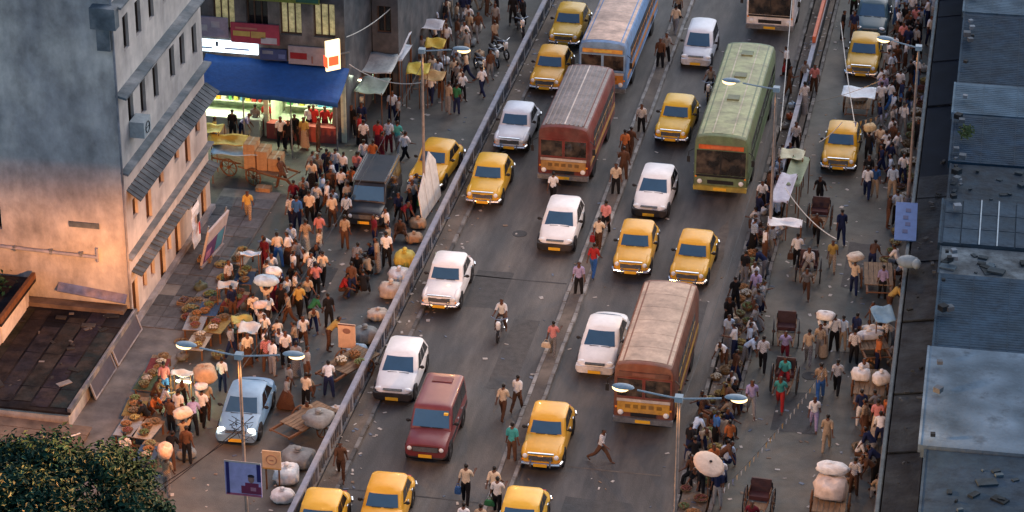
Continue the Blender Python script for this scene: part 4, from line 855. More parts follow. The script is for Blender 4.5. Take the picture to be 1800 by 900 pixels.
for px, py, rz, lab in ((1440, 400, .0, 'black hand rickshaw pulled up the lane between walkers'), (1420, 495, .05, 'hand rickshaw with pale seat load behind the white shirted walker'), (1381, 605, .08, 'hand rickshaw with raised shafts beside the dense vendors'),
                        (1378, 688, .0, 'hand rickshaw carrying a passenger in teal and red'), (1333, 905, -.05, 'hand rickshaw with tan bed at the lane mouth')):
    RK.append(put(P_rk, px, py, lab, 'rickshaw', rz, GR, .9))
GC = 'hand carts in the market'
put(P_ct, 465, 318, 'hand cart stacked with cartons in front of the lit shop', 'cart', 1.2, GC, .9); put(P_ct, 420, 300, 'hand cart under pale blue sheets beside the cartons', 'cart', 1.3, GC, .9)
put(P_ct, 1542, 508, 'empty hand cart parked by the lane canopy wall', 'cart', .1, GC, .9); put(P_ct, 1528, 700, 'hand cart under two big white sacks by the lane wall', 'cart', .0, GC, .9)
put(P_ct, 1508, 200, 'hand cart with white load in front of the lane taxi', 'cart', .0, GC, .8); put(P_ct, 545, 760, 'hand cart with grey covered load beside the railing', 'cart', -.5, GC, .9); put(P_ct, 620, 660, 'hand cart with pale baskets beside the railing', 'cart', -.45, GC, .9)
put(P_ct, 1458, 905, 'hand cart under a big white sheeted load', 'cart', .0, GC, 1.0)
put(P_ct, 1526, 620, 'hand cart with long white sacks by the lane wall', 'cart', .3, GC, .9)
for k in (P_mb, P_rk, P_ct): kill_tree(k)
# ================================================================ PEOPLE
def rx(v, a): c, s = math.cos(a), math.sin(a); return Vector((v.x, v.y * c - v.z * s, v.y * s + v.z * c))
def body_template(key, pose, lvl=2):
    """joints from a pose (degrees): lean, legs=[(thigh fwd, knee bend, spread)], arms=[(swing fwd, elbow, out)], hips height; faces -Y"""
    lean = rad(pose.get('lean', 4)); pel = Vector((0, 0, pose.get('hip', .90)))
    V, E, RAD, SEG = [], [], [], []
    def add(p, r, parent=None, lab=None):
        V.append(Vector(p)); RAD.append(r if isinstance(r, tuple) else (r, r))
        if parent is not None: E.append((parent, len(V) - 1)); SEG.append((V[parent], V[-1], lab))
        return len(V) - 1
    T = lambda v: pel + rx(Vector(v), lean)        # lean forwards (towards -Y)
    ip = add(pel, (.135, .105)); iw = add(T((0, 0, .17)), (.118, .088), ip, 'torso'); ic = add(T((0, 0, .36)), (.142, .10), iw, 'torso'); is_ = add(T((0, .0, .48)), (.10, .075), ic, 'torso')
    nk = add(T((0, -.005, .56)), .05, is_, 'neck'); hl = rad(pose.get('head', 0)); hb = V[nk]
    H = lambda v: hb + rx(Vector(v), lean * .3 + hl)
    h1 = add(H((0, -.025, .07)), (.062, .075), nk, 'head'); h2 = add(H((0, -.015, .15)), (.074, .092), h1, 'head'); h3 = add(H((0, -.0, .215)), (.058, .07), h2, 'head')
    toes = []
    for s, (th, kn, sp) in zip((1, -1), pose['legs']):
        hp = pel + Vector((s * .085, 0, -.06)); ih = add(hp, (.092, .095), ip, 'thigh')
        d = rx(Vector((s * math.sin(rad(sp)), 0, -math.cos(rad(sp)))), rad(-th)) ; kp = hp + d * .41; im = add(hp + d * .2, (.078, .082), ih, 'thigh'); ik = add(kp, .056, im, 'thigh')
        d2 = rx(Vector((s * math.sin(rad(sp * .6)), 0, -1)).normalized(), rad(-th + kn)); ap = kp + d2 * .41; ic2 = add(kp + d2 * .14, (.056, .06), ik, 'shin'); ia = add(ap, .038, ic2, 'shin')
        fd = rx(Vector((s * .1, -1, 0)).normalized(), rad((-th + kn) * .45)); fd.z = min(fd.z, .05)
        add(ap + fd * .08 + Vector((0, 0, -.045)), (.04, .03), ia, 'foot'); add(ap + fd * .17 + Vector((0, 0, -.055)), (.036, .018), len(V) - 1, 'foot'); toes.append(V[-1].z)
    for s, (sw, el, out) in zip((1, -1), pose['arms']):
        sp_ = T((s * .165, 0, .45)); i1 = add(sp_, .06, is_, 'sleeve'); d = rx(Vector((s * math.sin(rad(out)), 0, -math.cos(rad(out)))), lean - rad(sw)); e = sp_ + d * .28
        i2 = add(sp_ + d * .13, .05, i1, 'sleeve'); i3 = add(e, .039, i2, 'sleeve'); d2 = rx(d, -rad(el)); d2 = (d2 + Vector((-s * .25, 0, 0)) * math.sin(rad(min(out, 90))) * .6).normalized(); wp = e + d2 * .245
        i4 = add(e + d2 * .08, .038, i3, 'arm'); i5 = add(wp, (.027, .024), i4, 'arm'); i6 = add(wp + d2 * .075, (.036, .017), i5, 'hand')
        side = d2.cross(Vector((0, 1, 0.2))).normalized(); nrm = side.cross(d2).normalized(); root = wp + d2 * .085
        for k, (o_, ln) in enumerate(((-.027, .062), (-.009, .076), (.009, .072), (.027, .055))):
            a = add(root + side * o_ - d2 * .015, .0085); m_ = add(root + side * o_ * 1.15 + d2 * ln * .55 + nrm * .004, .0085, a, 'hand'); add(root + side * o_ * 1.2 + d2 * ln * .9 + nrm * .022, .007, m_, 'hand')
        a = add(wp + d2 * .03 + side * s * .02, .010); m_ = add(wp + d2 * .06 + side * s * .05 + nrm * .01, .010, a, 'hand'); add(wp + d2 * .09 + side * s * .056 + nrm * .02, .008, m_, 'hand')
    dz = -(min(toes) - .02)
    me = bpy.data.meshes.new('skeleton'); me.from_pydata([v + Vector((0, 0, dz)) for v in V], E, []); o = bpy.data.objects.new('skeleton', me); col.objects.link(o)
    o.modifiers.new('skin', 'SKIN'); sv = me.skin_vertices[0].data
    adj = {}
    for a, b in E: adj.setdefault(a, []).append(b); adj.setdefault(b, []).append(a)
    seen = set()
    for i in range(len(V)):
        sv[i].radius = RAD[i]; sv[i].use_root = False
    for i in range(len(V)):
        if i not in seen:
            sv[i].use_root = True; st = [i]
            while st:
                q = st.pop()
                if q in seen: continue
                seen.add(q); st += adj.get(q, [])
    sb = o.modifiers.new('sub', 'SUBSURF'); sb.levels = lvl; sb.render_levels = lvl
    dg = bpy.context.evaluated_depsgraph_get(); ev = o.evaluated_get(dg); em = ev.to_mesh()
    vs = [v.co.copy() for v in em.vertices]; ns = [v.normal.copy() for v in em.vertices]; fs = [tuple(p.vertices) for p in em.polygons]; ev.to_mesh_clear(); bpy.data.objects.remove(o)
    off = Vector((0, 0, dz)); segs = [(a + off, b + off, l) for a, b, l in SEG]
    def near(c):
        best = 9; lab = None
        for a, b, l in segs:
            d = b - a; t = max(0, min(1, (c - a).dot(d) / max(d.length_squared, 1e-9))); q = (c - a - d * t).length
            if q < best: best = q; lab = (l, t)
        return lab
    labs = []
    for f in fs: labs.append(near(sum((vs[i] for i in f), Vector()) / len(f)))
    # face: eyes, brows, mouth, ears, nose on the body mesh
    hc = V[h2] + off; up_ = (V[h3] - V[h1]).normalized(); fwd = Vector((0, -1, 0)); fwd = (fwd - up_ * fwd.dot(up_)).normalized(); rt_ = Vector((1, 0, 0))
    extra = MB(); rotm = Matrix((rt_, -fwd, up_)).transposed()
    for s in (-1, 1):
        extra.ell(hc + rt_ * s * .03 + fwd * .082 + up_ * .0, (.012, .008, .007), 8, 5, 1, rotm); extra.ell(hc + rt_ * s * .03 + fwd * .085 + up_ * .022, (.018, .008, .004), 8, 4, 1, rotm); extra.ell(hc + rt_ * s * .078 - up_ * .01, (.012, .022, .03), 8, 6, 0, rotm)
    extra.ell(hc + fwd * .094 - up_ * .025, (.013, .016, .024), 8, 6, 0, rotm); extra.ell(hc + fwd * .078 - up_ * .068, (.024, .012, .006), 8, 4, 2, rotm)
    b = MB(); b.add(vs, fs); n0 = len(b.v); b.v += extra.v; b.f += [tuple(i + n0 for i in f) for f in extra.f]; b.m += extra.m
    bm = b.mesh('body_' + key, [M['skin'], M['eye'], M['lip']]); bm.polygons.foreach_set('use_smooth', [True] * len(bm.polygons))
    def shell(pred, d, nm, m_):
        idx = {}; nv, nf = [], []
        for f, l in zip(fs, labs):
            if l and pred(l, sum((vs[i] for i in f), Vector()) / len(f)):
                for i in f:
                    if i not in idx: idx[i] = len(nv); nv.append(vs[i] + ns[i] * d)
                nf.append(tuple(idx[i] for i in f))
        x = MB(); x.add(nv, nf); me_ = x.mesh(nm, m_); me_.polygons.foreach_set('use_smooth', [True] * len(nf)); return me_
    W = V[ip] + off
    out = dict(body=bm, height=V[h3].z + dz + .06, head=V[h3] + off)
    tor = lambda l, c: l[0] == 'torso' and (c - W).dot(Vector((0, -math.sin(lean), math.cos(lean)))) > -.02
    out['shirt'] = shell(lambda l, c: tor(l, c) or l[0] == 'sleeve', .022, 'shirt', M['cloth'])
    out['tee'] = shell(lambda l, c: tor(l, c) or (l[0] == 'sleeve' and near(c)[1] < 2 and (c - (V[is_] + off)).length < .34), .022, 'shirt', M['cloth'])
    out['trousers'] = shell(lambda l, c: l[0] in ('thigh', 'shin') or (l[0] == 'torso' and not tor(l, c)), .018, 'trousers', M['cloth'])
    out['shorts'] = shell(lambda l, c: l[0] == 'thigh' or (l[0] == 'torso' and not tor(l, c)), .024, 'shorts', M['cloth'])
    out['hair'] = shell(lambda l, c: l[0] == 'head' and ((c - hc).dot(up_) > .045 or ((c - hc).dot(fwd) < -.015 and (c - hc).dot(up_) > -.06)), .012, 'hair', M['hair'])
    # wrapped cloth (lungi / sari skirt)
    ank = [segs_[1] for segs_ in segs if segs_[2] == 'shin'][1::2]; cx = sum((a.x for a in ank)) / 2; cy = sum((a.y for a in ank)) / 2; sx = abs(ank[0].x - ank[1].x) / 2 + .10; sy = abs(ank[0].y - ank[1].y) / 2 + .11
    rg = []
    for k in range(9):
        t = k / 8; z = W.z + .1 - (W.z + .02 - .0) * t * .97; wx = .15 + (sx - .15) * t; wy = .125 + (sy - .125) * t ** .8
        rg.append([Vector((W.x + (cx - W.x) * t + wx * math.cos(a) * (1 + .05 * math.sin(5 * a + 2) * t), W.y + (cy - W.y) * t + wy * math.sin(a) * (1 + .05 * math.sin(6 * a) * t), z)) for a in [2 * math.pi * i / 20 for i in range(20)]])
    x = MB(); x.loft(rg, caps=False); out['skirt'] = x.mesh('skirt', M['cloth'], 80)
    return out
mat('lip', (.12, .04, .03), .5, 0, 4)
ST = (0, 0, 3)
POSES = dict(
    stand=dict(legs=[(2, 4, 5), (-3, 2, 5)], arms=[(4, 12, 9), (-3, 16, 10)]),
    stand2=dict(legs=[(6, 8, 7), (-5, 3, 4)], arms=[(30, 75, 12), (0, 15, 12)], head=10),
    walk=dict(legs=[(24, 10, 2), (-20, 18, 2)], arms=[(-22, 12, 8), (24, 28, 8)], lean=6, hip=.88),
    walk2=dict(legs=[(-18, 22, 2), (22, 8, 3)], arms=[(20, 30, 9), (-20, 10, 9)], lean=6, hip=.88),
    stride=dict(legs=[(34, 8, 3), (-30, 26, 3)], arms=[(-32, 18, 9), (34, 40, 9)], lean=9, hip=.84),
    carry=dict(legs=[(18, 10, 3), (-15, 16, 3)], arms=[(150, 45, 22), (10, 20, 10)], lean=3, hip=.88),
    carry2=dict(legs=[(-14, 16, 3), (18, 8, 3)], arms=[(150, 40, 24), (150, 40, 24)], lean=2, hip=.88),
    bag=dict(legs=[(14, 8, 3), (-12, 12, 3)], arms=[(5, 8, 14), (35, 80, 10)], lean=6, hip=.89),
    squat=dict(legs=[(105, 140, 18), (108, 142, 16)], arms=[(60, 40, 14), (50, 55, 12)], lean=26, hip=.3, head=5),
    sit=dict(legs=[(85, 88, 12), (82, 80, 14)], arms=[(40, 50, 12), (30, 60, 12)], lean=10, hip=.5),
    bend=dict(legs=[(10, 8, 8), (-4, 6, 8)], arms=[(62, 25, 8), (70, 15, 10)], lean=52, hip=.86, head=-15),
    ride=dict(legs=[(70, 85, 14), (70, 85, 14)], arms=[(52, 22, 16), (52, 22, 16)], lean=10, hip=.6),
    pull=dict(legs=[(26, 14, 3), (-24, 26, 3)], arms=[(-18, 25, 14), (-18, 25, 14)], lean=16, hip=.86))
TPL = {k: body_template(k, v) for k, v in POSES.items()}
COL = dict(w=('white', (.62, .61, .60)), c=('cream', (.55, .44, .32)), l=('pale blue', (.38, .47, .58)), b=('blue', (.04, .12, .32)), n=('navy', (.015, .022, .06)), r=('red', (.36, .03, .03)), o=('orange', (.38, .12, .04)),
           p=('pink', (.5, .2, .19)), y=('yellow', (.42, .28, .08)), g=('green', (.03, .14, .06)), t=('teal', (.05, .26, .25)), k=('black', (.014, .014, .016)), m=('maroon', (.12, .015, .025)), v=('lavender', (.30, .26, .42)), s=('grey', (.22, .22, .22)), d=('brown', (.10, .05, .03)), q=('tan', (.34, .26, .18)))
VERB = dict(stand='standing', stand2='gesturing', walk='walking', walk2='walking', stride='striding', carry='carrying', carry2='carrying overhead', bag='walking with bag', squat='squatting', sit='sitting', bend='bending', ride='riding', pull='pulling')
NP = 0
BAGS = []
for k in range(3):
    b = MB(); w_, h_ = (.15, .26) if k == 0 else (.19, .22) if k == 1 else (.12, .3)
    b.loft([[Vector((u * w_ * f, v * .06 * f, h_ * zz)) for u, v in ((-1, -1), (0, -1.2), (1, -1), (1, 1), (0, 1.2), (-1, 1))] for f, zz in ((.8, 0), (1.05, .15), (1, .7), (.8, 1))]); h2_ = MB(); h2_.tube([(-w_ * .5, 0, h_), (-w_ * .3, 0, h_ + .14), (w_ * .3, 0, h_ + .14), (w_ * .5, 0, h_)], .012, 5); BAGS.append((b.mesh('hand_bag', M['cloth'], 60), h2_.mesh('handle', M['cloth'])))
def person(x, y, top, low, pose, rz, where, group, z=0.0, lower='trousers', label=None, h=None):
    global NP
    t = TPL[pose]; o = inst('person', t['body'], None, (x, y, z), rz)
    hh = h or R.uniform(1.56, 1.72); s = hh / 1.72; o.scale = (s * R.uniform(.97, 1.06), s * R.uniform(.97, 1.06), s); v = R.uniform(.85, 1.15)
    a = inst('shirt', t['shirt' if R.random() < .45 else 'tee'], o, color=tuple(c * v for c in COL[top][1]))
    if lower == 'skirt' and pose in ('stand', 'stand2', 'walk', 'walk2', 'carry', 'carry2', 'bag'): inst('skirt', t['skirt'], o, color=COL[low][1])
    else: inst('trousers', t['trousers' if lower != 'shorts' else 'shorts'], o, color=tuple(c * v for c in COL[low][1]))
    inst('hair', t['hair'], o)
    if pose == 'bag':
        b = BAGS[NP % 3]; cc = R.choice(['r', 'k', 'g', 'd', 'b', 'c']); m = Matrix.Rotation(rz, 3, 'Z'); q = m @ Vector((.31 * s, -.02, 0)); bo = inst('hand_bag', b[0], None, (x + q.x, y + q.y, z + .38 * s), rz, COL[cc][1]); inst('handle', b[1], bo, color=COL[cc][1])
        tag(bo, f"{COL[cc][0]} bag held by person in {COL[top][0]} shirt {where}", 'bag', 'bags carried by walkers')
    lw = {'skirt': 'wrap', 'shorts': 'shorts'}.get(lower, 'trousers')
    tag(o, label or f"person in {COL[top][0]} shirt, {COL[low][0]} {lw} {VERB[pose]} {where}", 'person', group)
    OCC.append((x, y, .24)); NP += 1; return o
def free(x, y, r=.24):
    for vx, vy, a, b in VEH:
        if abs(x - vx) < a + r * .6 and abs(y - vy) < b + r * .6: return False
    return all((x - ox) ** 2 + (y - oy) ** 2 > (r + or_) ** 2 * .85 for ox, oy, or_ in OCC)
PP = []
def crowd(text, where, group, z=0.0):
    for it in text.split():
        q = it.split(','); p = at(float(q[0]), float(q[1]), z); rz = rad(float(q[5])) if len(q) > 5 else R.uniform(0, 6.28)
        o = person(p.x, p.y, q[2], q[3], q[4], rz, where, group, z, q[6] if len(q) > 6 else 'trousers'); PP.append((int(float(q[0])), int(float(q[1])), o))
# feet position, shirt, trousers, pose, heading
G1 = 'people crossing between the cars'
crowd('1017,521,v,k,stand,10 1043,486,r,b,walk,170 1052,440,c,d,bag,170 1064,412,p,k,walk2,175 1082,345,c,k,stand,15 1096,318,d,d,stand2,190 1108,276,d,d,walk,170 1098,285,o,d,stand,200 1127,236,w,k,stand,5 1160,122,d,k,stand,0 1170,112,s,k,stand2,20 1187,60,c,s,walk,170 1191,35,q,k,stand,0', 'on the median between traffic roads', 'people along the median')
crowd('972,626,p,s,bag,175 884,736,c,d,walk,170 909,722,w,d,walk2,165 900,812,t,d,stand,175 819,885,c,k,bag,178 868,885,c,k,walk,170 874,905,w,k,bag,178 815,950,w,d,walk,180 845,955,q,s,stand,180 1056,812,w,d,stride,75 600,842,d,d,walk,10 972,357,w,k,walk,180 1203,672,o,k,stand,90', 'on the road among traffic', G1)
G2 = 'crowd in the market street'
W2 = 'in the street by the black van'
crowd('437,388,y,q,walk,10 517,372,m,k,walk,180 513,400,w,n,walk,185 523,405,b,n,stand,180 557,380,w,k,walk,170 545,395,c,k,walk2,190 538,446,q,c,walk,180,skirt 513,452,l,k,walk2,185 562,432,p,s,walk,175 607,438,q,d,stand,180 590,318,w,n,walk,180 600,352,w,k,walk,170 583,352,d,d,stand,10 613,378,s,k,stand,200 640,302,w,k,walk,180 628,322,p,k,walk2,175 619,350,o,k,stand,180 604,322,w,k,stand,160 575,318,n,n,walk,185 610,400,l,k,stand,190', W2, G2)
crowd('656,303,o,o,walk,180,skirt 665,270,r,m,stand,170,skirt 684,268,l,m,stand,180 699,268,t,s,walk,180 711,285,w,k,stride,150 672,288,m,m,stand,120,skirt 640,268,w,k,stand,190 632,255,r,k,stand,100,skirt', 'by the shop building corner', G2)
crowd('803,200,g,n,stand,170 788,200,q,s,stand2,150 690,215,l,n,stand,20 700,225,s,k,stand,100', 'beside the taxi behind the railing', G2)
crowd('568,500,c,k,walk,180 557,520,p,k,bag,190 527,560,y,k,walk,180 534,612,w,d,stride,20 490,470,c,b,bend,200 466,475,m,m,stand,160 505,545,w,k,stand,60 470,560,c,q,carry2,185,skirt 483,545,r,m,carry2,150,skirt 545,575,g,k,bend,140 497,560,k,k,stand,0 460,600,w,k,carry,180 447,575,c,k,stand,200 615,510,q,d,squat,60 600,520,r,d,squat,90 650,490,q,k,squat,230 680,470,w,k,stand,200 640,520,k,k,squat,200', 'among stalls below the tall building', G2)
crowd('392,690,w,n,stand,180 222,822,w,k,walk,180 291,700,p,b,stand,200 297,745,p,k,squat,120 270,705,d,d,squat,90 268,730,o,d,squat,60 365,735,q,d,carry,185 357,748,w,k,carry,180 340,765,v,k,bend,190 325,800,q,d,carry2,185 330,815,d,k,stand,180 295,868,q,s,carry,185 537,700,q,d,squat,150 578,615,y,d,bend,120 540,740,q,o,squat,20 503,645,w,k,stand,30 470,655,p,d,stand,190 480,660,w,s,stand,150 415,595,c,k,squat,90', 'by stalls near the pale blue car', G2)
crowd('495,262,w,k,stand,10 508,265,k,k,stand,20 520,258,k,k,stand,0 536,262,y,q,stand,350,skirt 553,240,r,r,stand,0,skirt 572,242,r,m,stand,30,skirt 590,243,r,r,stand2,10,skirt 604,240,g,k,stand,40 470,235,r,r,stand,0,skirt 450,240,s,k,stand,180 545,240,w,k,stand,190 560,265,d,d,stand,100 425,245,v,n,bend,90 410,250,k,k,stand,180 378,260,y,b,stand,100 497,330,d,d,pull,250 620,240,k,k,stand,350 637,235,n,n,stand,0', 'before the lit shop with blue awning', 'people at the lit shop')
G3 = 'walkers in the lane by the market roofs'
crowd('1400,470,w,k,bag,180 1478,428,n,n,walk,190 1462,476,y,c,walk,5 1500,517,c,n,carry,185 1523,348,w,n,walk,180 1550,526,v,k,stand,180 1537,345,b,q,stand,0 1567,350,l,q,stand,180 1440,628,c,s,stand,0 1420,640,q,s,walk,180 1447,625,w,q,carry2,180,skirt 1470,692,w,k,walk,175 1441,702,q,b,walk2,185 1430,755,w,v,walk,5 1452,792,q,q,walk2,180 1320,730,v,s,walk,10 1340,652,w,k,walk,180 1465,618,w,k,stand,200 1480,615,l,q,stand,180 1503,610,n,k,stand,150 1500,640,w,k,stand,180 1525,330,k,k,stand,0 1515,690,w,q,stand,20 1527,268,w,b,stand,10 1545,275,c,c,walk,180 1525,285,k,k,carry,180 1560,400,d,d,stand,100 1575,395,l,k,stand,200 1440,360,k,k,pull,0 1545,300,k,k,stand,90 1505,810,w,d,squat,90 1500,870,w,d,stand,170 1512,750,n,w,stand,200 1530,755,q,d,squat,250 1540,770,p,c,stand,180,skirt', 'in the lane beside market roofs', G3)
crowd('1430,165,p,d,stand,10 1580,175,w,d,stand,180 1550,185,v,k,stand,20 1547,200,w,s,walk,180 1480,70,k,k,stand,90 1500,70,n,d,stand,0 1590,60,k,w,walk,180 1602,40,w,s,stand,0 1585,90,p,d,stand,30 1560,140,s,k,walk,180 1575,130,d,d,stand,10 1610,130,k,k,walk,5 1608,60,p,k,stand,0 1640,40,l,w,stand,0 1500,30,g,k,stand,0', 'around the teal car in the lane', G3)
# pullers and riders
for o, (tp, lw, dy) in zip(RK, (('d', 'k', -1.55), ('s', 'd', -1.55), ('v', 'm', -1.55), ('t', 'r', -1.55), ('m', 'r', -1.55))):
    q = o.location; person(q.x - math.sin(-o.rotation_euler.z) * 1.55, q.y + dy, tp, lw, 'pull', o.rotation_euler.z, 'a hand rickshaw', 'rickshaw pullers', 0, 'trousers', f"puller in {COL[tp][0]} shirt between the shafts of a hand rickshaw")
q = RK[3].location; person(q.x, q.y + .12, 't', 'r', 'sit', 0, '', G3, .33, label='passenger in teal and red seated in a hand rickshaw')
q = RK[1].location; person(q.x, q.y + .12, 'w', 'q', 'sit', 0, '', G3, .33, label='passenger in white and tan seated in a hand rickshaw')
for bk, tp, lw, lab in ((bike, 'w', 'd', 'motorcycle rider in pinkish white shirt in the middle of the road'), (bike2, 's', 'k', 'motorcycle rider in grey shirt beside the green bus')):
    q = bk.location; o = person(q.x, q.y + .32, tp, lw, 'ride', bk.rotation_euler.z, '', 'motorcycle riders', .26, label=lab, h=1.62)
# zones of dense crowd, filled one person at a time
def fill(n, poly, tops, lows, poses, where, group, rzf=None, z=0.0, rr=.24):
    c = 0; tries = 0; xs = [p[0] for p in poly]; ysl = [p[1] for p in poly]
    def inside(x, y):
        r_ = False
        for (x0, y0), (x1, y1) in zip(poly, poly[1:] + poly[:1]):
            if (y0 > y) != (y1 > y) and x < (x1 - x0) * (y - y0) / (y1 - y0) + x0: r_ = not r_
        return r_
    while c < n and tries < n * 40:
        tries += 1; px = R.uniform(min(xs), max(xs)); py = R.uniform(min(ysl), max(ysl))
        if not inside(px, py): continue
        p = at(px, py, z)
        if not free(p.x, p.y, rr) or abs(p.x - XRL) < .45: continue
        person(p.x, p.y, R.choice(tops), R.choice(lows), R.choice(poses), R.uniform(0, 6.28) if rzf is None else rzf + R.uniform(-.5, .5), where, group, z, R.choice(('trousers', 'trousers', 'trousers', 'skirt'))); c += 1
SP = ['stand', 'stand', 'stand2', 'walk', 'walk2', 'bag', 'squat', 'bend']

LOW = {k: body_template(k + '_far', POSES[k], 1) for k in ('stand', 'stand2', 'walk', 'walk2')}
def far_crowd(n, poly, tops, lows, name, label):
    "people too far and too many to tell apart: one object"
    mats = [M['skin'], M['hair']]; idx = {}
    for c in dict.fromkeys(tops + lows):
        idx[c] = len(mats); mats.append(mat('far_cloth_' + COL[c][0], COL[c][1], .9, .2, 8, spec=.1))
    b = MB(); got = 0; tries = 0; xs = [p[0] for p in poly]; ysl = [p[1] for p in poly]
    while got < n and tries < n * 40:
        tries += 1; px, py = R.uniform(min(xs), max(xs)), R.uniform(min(ysl), max(ysl))
        ins = False
        for (x0, y0), (x1, y1) in zip(poly, poly[1:] + poly[:1]):
            if (y0 > py) != (y1 > py) and px < (x1 - x0) * (py - y0) / (y1 - y0) + x0: ins = not ins
        p = at(px, py)
        if not ins or not free(p.x, p.y, .22) or abs(p.x - XRL) < .45: continue
        t = LOW[R.choice(list(LOW))]; m = Matrix.Translation(p) @ Matrix.Rotation(R.uniform(0, 6.28), 4, 'Z') @ Matrix.Scale(R.uniform(.9, 1), 4); OCC.append((p.x, p.y, .22)); got += 1
        for part, mi in (('body', 0), ('shirt', idx[R.choice(tops)]), ('trousers', idx[R.choice(lows)]), ('hair', 1)):
            me = t[part]; b.add([m @ v.co for v in me.vertices], [tuple(f.vertices) for f in me.polygons], mi)
    o = b.build(name, mats); o.data.polygons.foreach_set('use_smooth', [True] * len(o.data.polygons)); return tag(o, label, 'crowd', kind='stuff')
# ================================================================ MARKET GOODS
def ico(r, c=(0, 0, 0), b=None):
    b = b or MB(); b.ell(c, (r, r, r * .9), 7, 5); return b
def basket_mesh(kind):
    o = MB(); n = 14
    prof = [(.0, .02), (.26, .02), (.36, .2), (.38, .22), (.35, .21), (.24, .05), (0, .05)]
    o.loft([[Vector((r_ * math.cos(2 * math.pi * i / n), r_ * math.sin(2 * math.pi * i / n), z)) for i in range(n)] for r_, z in prof], caps=False)
    h = MB(); r2 = random.Random(kind)
    for i in range(46):
        a = r2.uniform(0, 6.28); q = r2.random() ** .5 * .31; ico(r2.uniform(.035, .06), (q * math.cos(a), q * math.sin(a), .17 + .15 * (1 - (q / .33) ** 2) + r2.uniform(-.02, .02)), h)
    return o.mesh('basket', M['basket'], 50), h.mesh('produce_heap', M['produce'], 80)
BK = [basket_mesh(k) for k in range(3)]
FRU = dict(yellow=(.28, .22, .07), orange=(.26, .12, .04), red=(.15, .045, .035), green=(.10, .14, .05), white=(.45, .42, .34), dark=(.07, .045, .05), brown=(.16, .11, .06), olive=(.17, .17, .08))
def basket(x, y, z, fc, where, group, s=1.0):
    m = R.choice(BK); o = inst('produce_basket', m[0], None, (x, y, z), R.uniform(0, 6)); o.scale = (s, s, s * R.uniform(.8, 1.2)); c = FRU[fc]; v = R.uniform(.8, 1.2)
    tag(inst('produce_heap', m[1], o, color=tuple(q * v for q in c)), kind='stuff'); OCC.append((x, y, .34 * s)); return tag(o, f'round basket heaped with {fc} produce {where}', 'basket', group)
def sack_mesh(seed, sx, sy, sz):
    r2 = random.Random(seed); b = MB(); nu, nv = 14, 9; ph = [r2.uniform(0, 6) for _ in range(6)]
    for j in range(nv + 1):
        t = -math.pi / 2 + math.pi * j / nv; ct = abs(math.cos(t)) ** .55; st = math.copysign(abs(math.sin(t)) ** .7, math.sin(t))
        for i in range(nu):
            a = 2 * math.pi * i / nu; k = 1 + .09 * math.sin(3 * a + ph[0] + j * .7) + .06 * math.sin(5 * a + ph[1] - 2 * j) + r2.uniform(-.05, .05)
            ca = math.copysign(abs(math.cos(a)) ** .75, math.cos(a)); sa = math.copysign(abs(math.sin(a)) ** .75, math.sin(a))
            b.v.append((sx * .9 * ca * ct * k, sy * .9 * sa * ct * k, sz * .85 * (1 + st * (1 + .12 * math.sin(2 * a + ph[2])))))
    for j in range(nv):
        for i in range(nu): b.f.append((j * nu + i, j * nu + (i + 1) % nu, (j + 1) * nu + (i + 1) % nu, (j + 1) * nu + i)); b.m.append(0)
    return b.mesh('sack', M['plastic'], 80)
SK = [sack_mesh(k, .42, .32, .24) for k in range(4)]
def sack(p, c, label, s=(1, 1, 1), rz=None, group=None, name='sack', cat='sack', occ=.35, tie=True):
    o = inst(name, R.choice(SK), None, p, R.uniform(0, 3) if rz is None else rz, c); o.scale = s
    if tie:
        q = o.data; b = MB(); b.torus((0, 0, .44), (0, 0, 1), .06, .02, 8, 5); b.ell((0, 0, .5), (.09, .07, .05), 8, 5); b.build('tied_neck', M['plastic'], o, smooth=60, color=c)
    if occ: OCC.append((p[0], p[1], occ))
    return tag(o, label, cat, group)
W_, CR, TN, YL, LB_, GY = (.62, .60, .58), (.5, .42, .34), (.38, .25, .15), (.5, .38, .06), (.36, .47, .56), (.2, .2, .19)
def P0(x, y, z=0): return tuple(at(x, y, z))
# sacks and covered loads by the railing
GS = 'sacks piled along the railing'
sack(P0(712, 468), YL, 'bulging yellow sack against the railing', (1.25, 1.9, 1.7), .1, GS)
sack(P0(702, 494), W_, 'white sack beside the yellow sack by the railing', (1.2, 1.9, 1.35), .1, GS); sack(P0(688, 522), CR, 'cream sack below the white sack by the railing', (1.3, 1.6, 1.6), .2, GS)
sack(P0(665, 560), CR, 'mottled open sack near the peach sign by the railing', (1.2, 1.3, 1.0), .3, GS); sack(P0(642, 600), GY, 'large grey sack behind the peach sign', (1.5, 1.7, 1.5), .2, GS); sack(P0(628, 622), LB_, 'pale blue sack beside the large grey sack', (1.2, 1.2, .9), .2, GS)
sack(P0(505, 845), W_, 'lumpy white sack against the railing beside the square sign', (1.3, 1.9, 1.5), .1, GS); sack(P0(497, 880), W_, 'white sack lying beside the lumpy white sack by the railing', (1.2, 1.3, 1.1), .1, GS)
sack(P0(525, 815), GY, 'dark grey tarpaulin heap beside the railing and square sign', (1.7, 2.2, 1.4), -.2, GS, 'covered_heap', 'heap'); sack(P0(560, 745, .76), GY, 'grey covered load lying on the hand cart', (1.5, 2.0, 1.2), -.5, None, 'covered_load', 'load', 0)
sack(P0(590, 722), W_, 'small white bag lying by the railing near the cart', (.7, .5, .5), .3, GS); sack(P0(735, 400), TN, 'tan sack by the railing under the white hoarding', (1, 1.2, 1.1), .2, GS); sack(P0(728, 425), TN, 'brown tan sack above the yellow sack by the railing', (1, 1.1, 1), .1, GS)
# loads carried in the street
GL = 'loads carried through the market'

